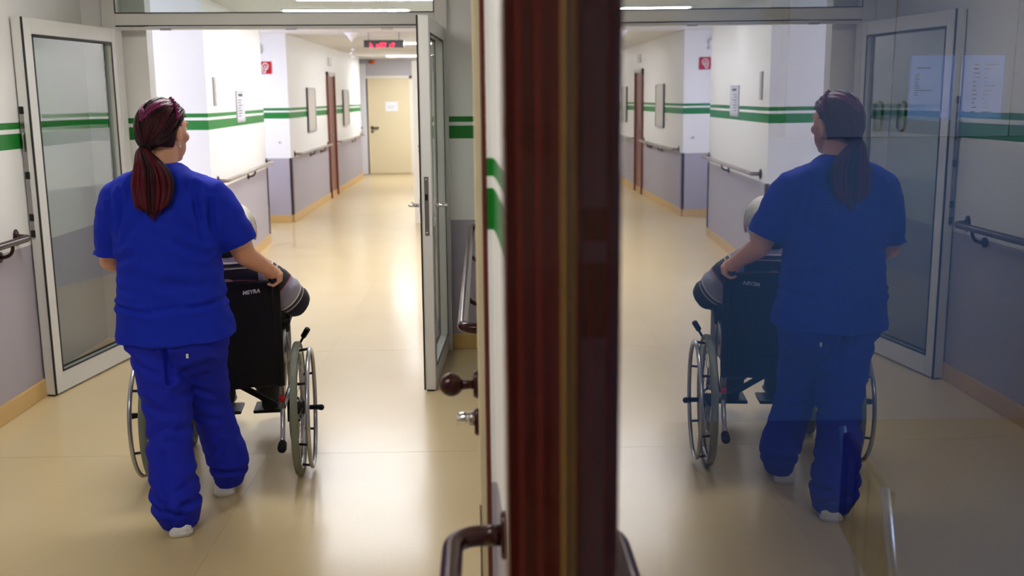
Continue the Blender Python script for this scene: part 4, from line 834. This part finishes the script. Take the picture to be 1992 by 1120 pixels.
# ------------------------------------------------------------------ the patient
PT = thing('person', 'seated person with white hair in a striped knitted jacket, riding the wheelchair', 'person', CH_LOC, CH_ROT)
b = MB(); PC = Vector((0.066, 0.085, 1.085)); PR = Matrix.Rotation(0.05, 3, 'Z') @ Matrix.Rotation(-0.18, 3, 'X')
head_shape(b, PC, PR, 0.98)
b.capsule([(0.03, 0.03, 0.90), (0.05, 0.06, 1.0)], [0.06, 0.052], 16)
b.loft([ring((0, y, z), hw, hd) for z, hw, y, hd in ((0.93, 0.10, 0.06, 0.05), (0.86, 0.14, 0.11, 0.07), (0.7, 0.14, 0.14, 0.09), (0.56, 0.15, 0.15, 0.10))])
for s in (-1, 1):
    b.capsule([(s*0.09, 0.12, 0.585), (s*0.10, 0.32, 0.60), (s*0.10, 0.50, 0.585)], [0.075, 0.065, 0.055], 14)
    b.capsule([(s*0.10, 0.50, 0.58), (s*0.105, 0.54, 0.40), (s*0.11, 0.60, 0.19)], [0.052, 0.05, 0.035], 14)
    b.capsule([(s*0.11, 0.59, 0.165), (s*0.112, 0.68, 0.148), (s*0.112, 0.74, 0.142)], [0.03, 0.028, 0.022], 12)
    b.capsule([(s*0.16, 0.05, 0.88), (s*0.24, 0.06, 0.80), (s*0.288, 0.08, 0.755)], [0.05, 0.045, 0.04], 12)
    b.capsule([(s*0.288, 0.09, 0.755), (s*0.26, 0.22, 0.745), (s*0.20, 0.33, 0.735)], [0.04, 0.035, 0.026], 12)
    W_ = Vector((s*0.20, 0.33, 0.735)); Pm = W_+Vector((-s*0.03, 0.05, -0.005))
    fg = [[Pm+Vector((s*q, 0.03, 0.0)), Pm+Vector((s*q, 0.062, 0.002)), Pm+Vector((s*q, 0.082, -0.014)), Pm+Vector((s*q, 0.088, -0.03))] for q in (-0.03, -0.01, 0.01, 0.029)]+[[Pm+Vector((-s*0.02, -0.01, 0)), Pm+Vector((-s*0.048, 0.012, 0)), Pm+Vector((-s*0.05, 0.04, -0.01))]]
    hand(b, W_, Pm, [Pm+Vector((s*q, 0.03, 0)) for q in (-0.03, -0.01, 0.01, 0.029)], fg, 0.008)
me = fuse(b, 0.005, 3); link('body', finish(me, 'skin_pale', (0, 0, 0)), PT, 'bare skin of head and hands'); eyes(PT, PC, PR, 0.98, None)
t = MB()
t.loft([ring((xc, yc, z), hw, hd, 36, 2.4) for z, xc, hw, yc, hd in lerp_rings([(1.005, 0.014, 0.066, 0.045, 0.062), (0.985, 0.01, 0.085, 0.045, 0.07), (0.955, 0.005, 0.14, 0.04, 0.085), (0.92, 0, 0.185, 0.055, 0.10), (0.86, 0, 0.20, 0.105, 0.115), (0.74, 0, 0.195, 0.135, 0.125), (0.62, 0, 0.20, 0.145, 0.135), (0.53, 0, 0.205, 0.15, 0.14)], 0.02)])
ARM = {}
for s in (-1, 1):
    pa = [(s*0.13, 0.045, 0.905), (s*0.20, 0.05, 0.865), (s*0.265, 0.06, 0.805), (s*0.305, 0.085, 0.765), (s*0.30, 0.16, 0.755), (s*0.26, 0.26, 0.75), (s*0.215, 0.33, 0.742)]
    ARM[s] = [Vector(p) for p in pa]; t.capsule(pa, [0.082, 0.085, 0.078, 0.070, 0.062, 0.056, 0.048], 18)
me = fuse(t, 0.0065, 5)
def arm_s(p):
    best = (9, 0); A = ARM[1 if p.x > 0 else -1]; L = 0
    for a, c in zip(A[:-1], A[1:]):
        e = c-a; u = max(0, min(1, (p-a).dot(e)/e.length_squared)); d = (p-a-e*u).length
        if d < best[0]: best = (d, L+u*e.length)
        L += e.length
    return best
displace(me, lambda p, n: 0.006*noise.noise(p*9)+0.003*noise.noise(Vector((p.x*20, p.y*20, p.z*30)))-0.006*max(0, math.sin((arm_s(p)[1])*95))*(1 if abs(p.x) > 0.2 else 0)*0.6)
at = me.attributes.new('stripe', 'FLOAT', 'POINT')
for v in me.vertices:
    p = v.co
    if abs(p.x) > 0.165: val = 0.35+arm_s(p)[1]/0.135
    else: val = 0.3+(1.02-p.z)/0.13+0.12*noise.noise(p*6)
    at.data[v.index].value = val
link('striped_jacket', finish(me, 'stripes', (0, 0, 0)), PT, 'navy, grey and white striped knitted jacket with thin red lines')
MB().loft([ring((0.014, 0.046, z), r, r*0.95, 28, 2) for z, r in ((0.985, 0.075), (1.0, 0.072), (1.014, 0.066), (1.016, 0.06))]).build('collar', 'black_fabric', PT)
t = MB().loft([ring((0, y, z), hw, hd, 30) for z, hw, y, hd in ((0.66, 0.18, 0.11, 0.12), (0.60, 0.19, 0.12, 0.13), (0.535, 0.185, 0.13, 0.13))])
for s in (-1, 1):
    t.capsule([(s*0.09, 0.14, 0.60), (s*0.105, 0.32, 0.61), (s*0.105, 0.51, 0.595)], [0.088, 0.08, 0.07], 16); t.capsule([(s*0.105, 0.51, 0.59), (s*0.11, 0.55, 0.40), (s*0.112, 0.60, 0.20)], [0.068, 0.064, 0.060], 16)
me = fuse(t, 0.008, 5); displace(me, lambda p, n: 0.006*noise.noise(p*11)); link('trousers', finish(me, 'dark_trousers', (0, 0, 0)), PT)
for s in (-1, 1):
    cx, cy = s*0.112, 0.60; stt = [(-0.045, 0.034, 0.07), (0.03, 0.045, 0.08), (0.09, 0.048, 0.07), (0.14, 0.046, 0.052), (0.175, 0.034, 0.04), (0.188, 0.014, 0.028)]
    MB().loft([[Vector((cx+w_*math.cos(a), cy+y, 0.1135+(h*(0.5+0.5*math.sin(a))))) for a in [2*PI*k/20 for k in range(20)]] for y, w_, h in stt]).build('shoe', 'black_plastic', PT)
rad2 = (0.084, 0.104, 0.108); kp = lambda d: (d.y < 0.35+0.5*max(0, d.z)) and (d.z > (-0.55 if d.y < -0.2 else (-0.1 if d.y < 0.1 else 0.15)))
wh = hair_cap(PC+Vector((0, -0.004, 0.01)), PR, rad2, kp).build('hair', 'hair_white', PT); random.seed(11); crown = Vector((0.0, -0.35, 0.93)); sw_ = MB()
for i in range(150):
    a = random.uniform(0, 2*PI); e = Vector((math.cos(a)*0.95, math.sin(a)*0.8-0.2, -0.05-0.5*max(0, -math.sin(a))-0.15*random.random()))
    if kp(e.normalized()): sweep_strands(sw_, PC+Vector((0, -0.004, 0.01)), PR, rad2, [crown+Vector((random.uniform(-.3, .3), random.uniform(-.3, .3), 0))], e, 0.0052, 1.0, 8)
sw_.build('hair_strands', 'hair_white', wh)
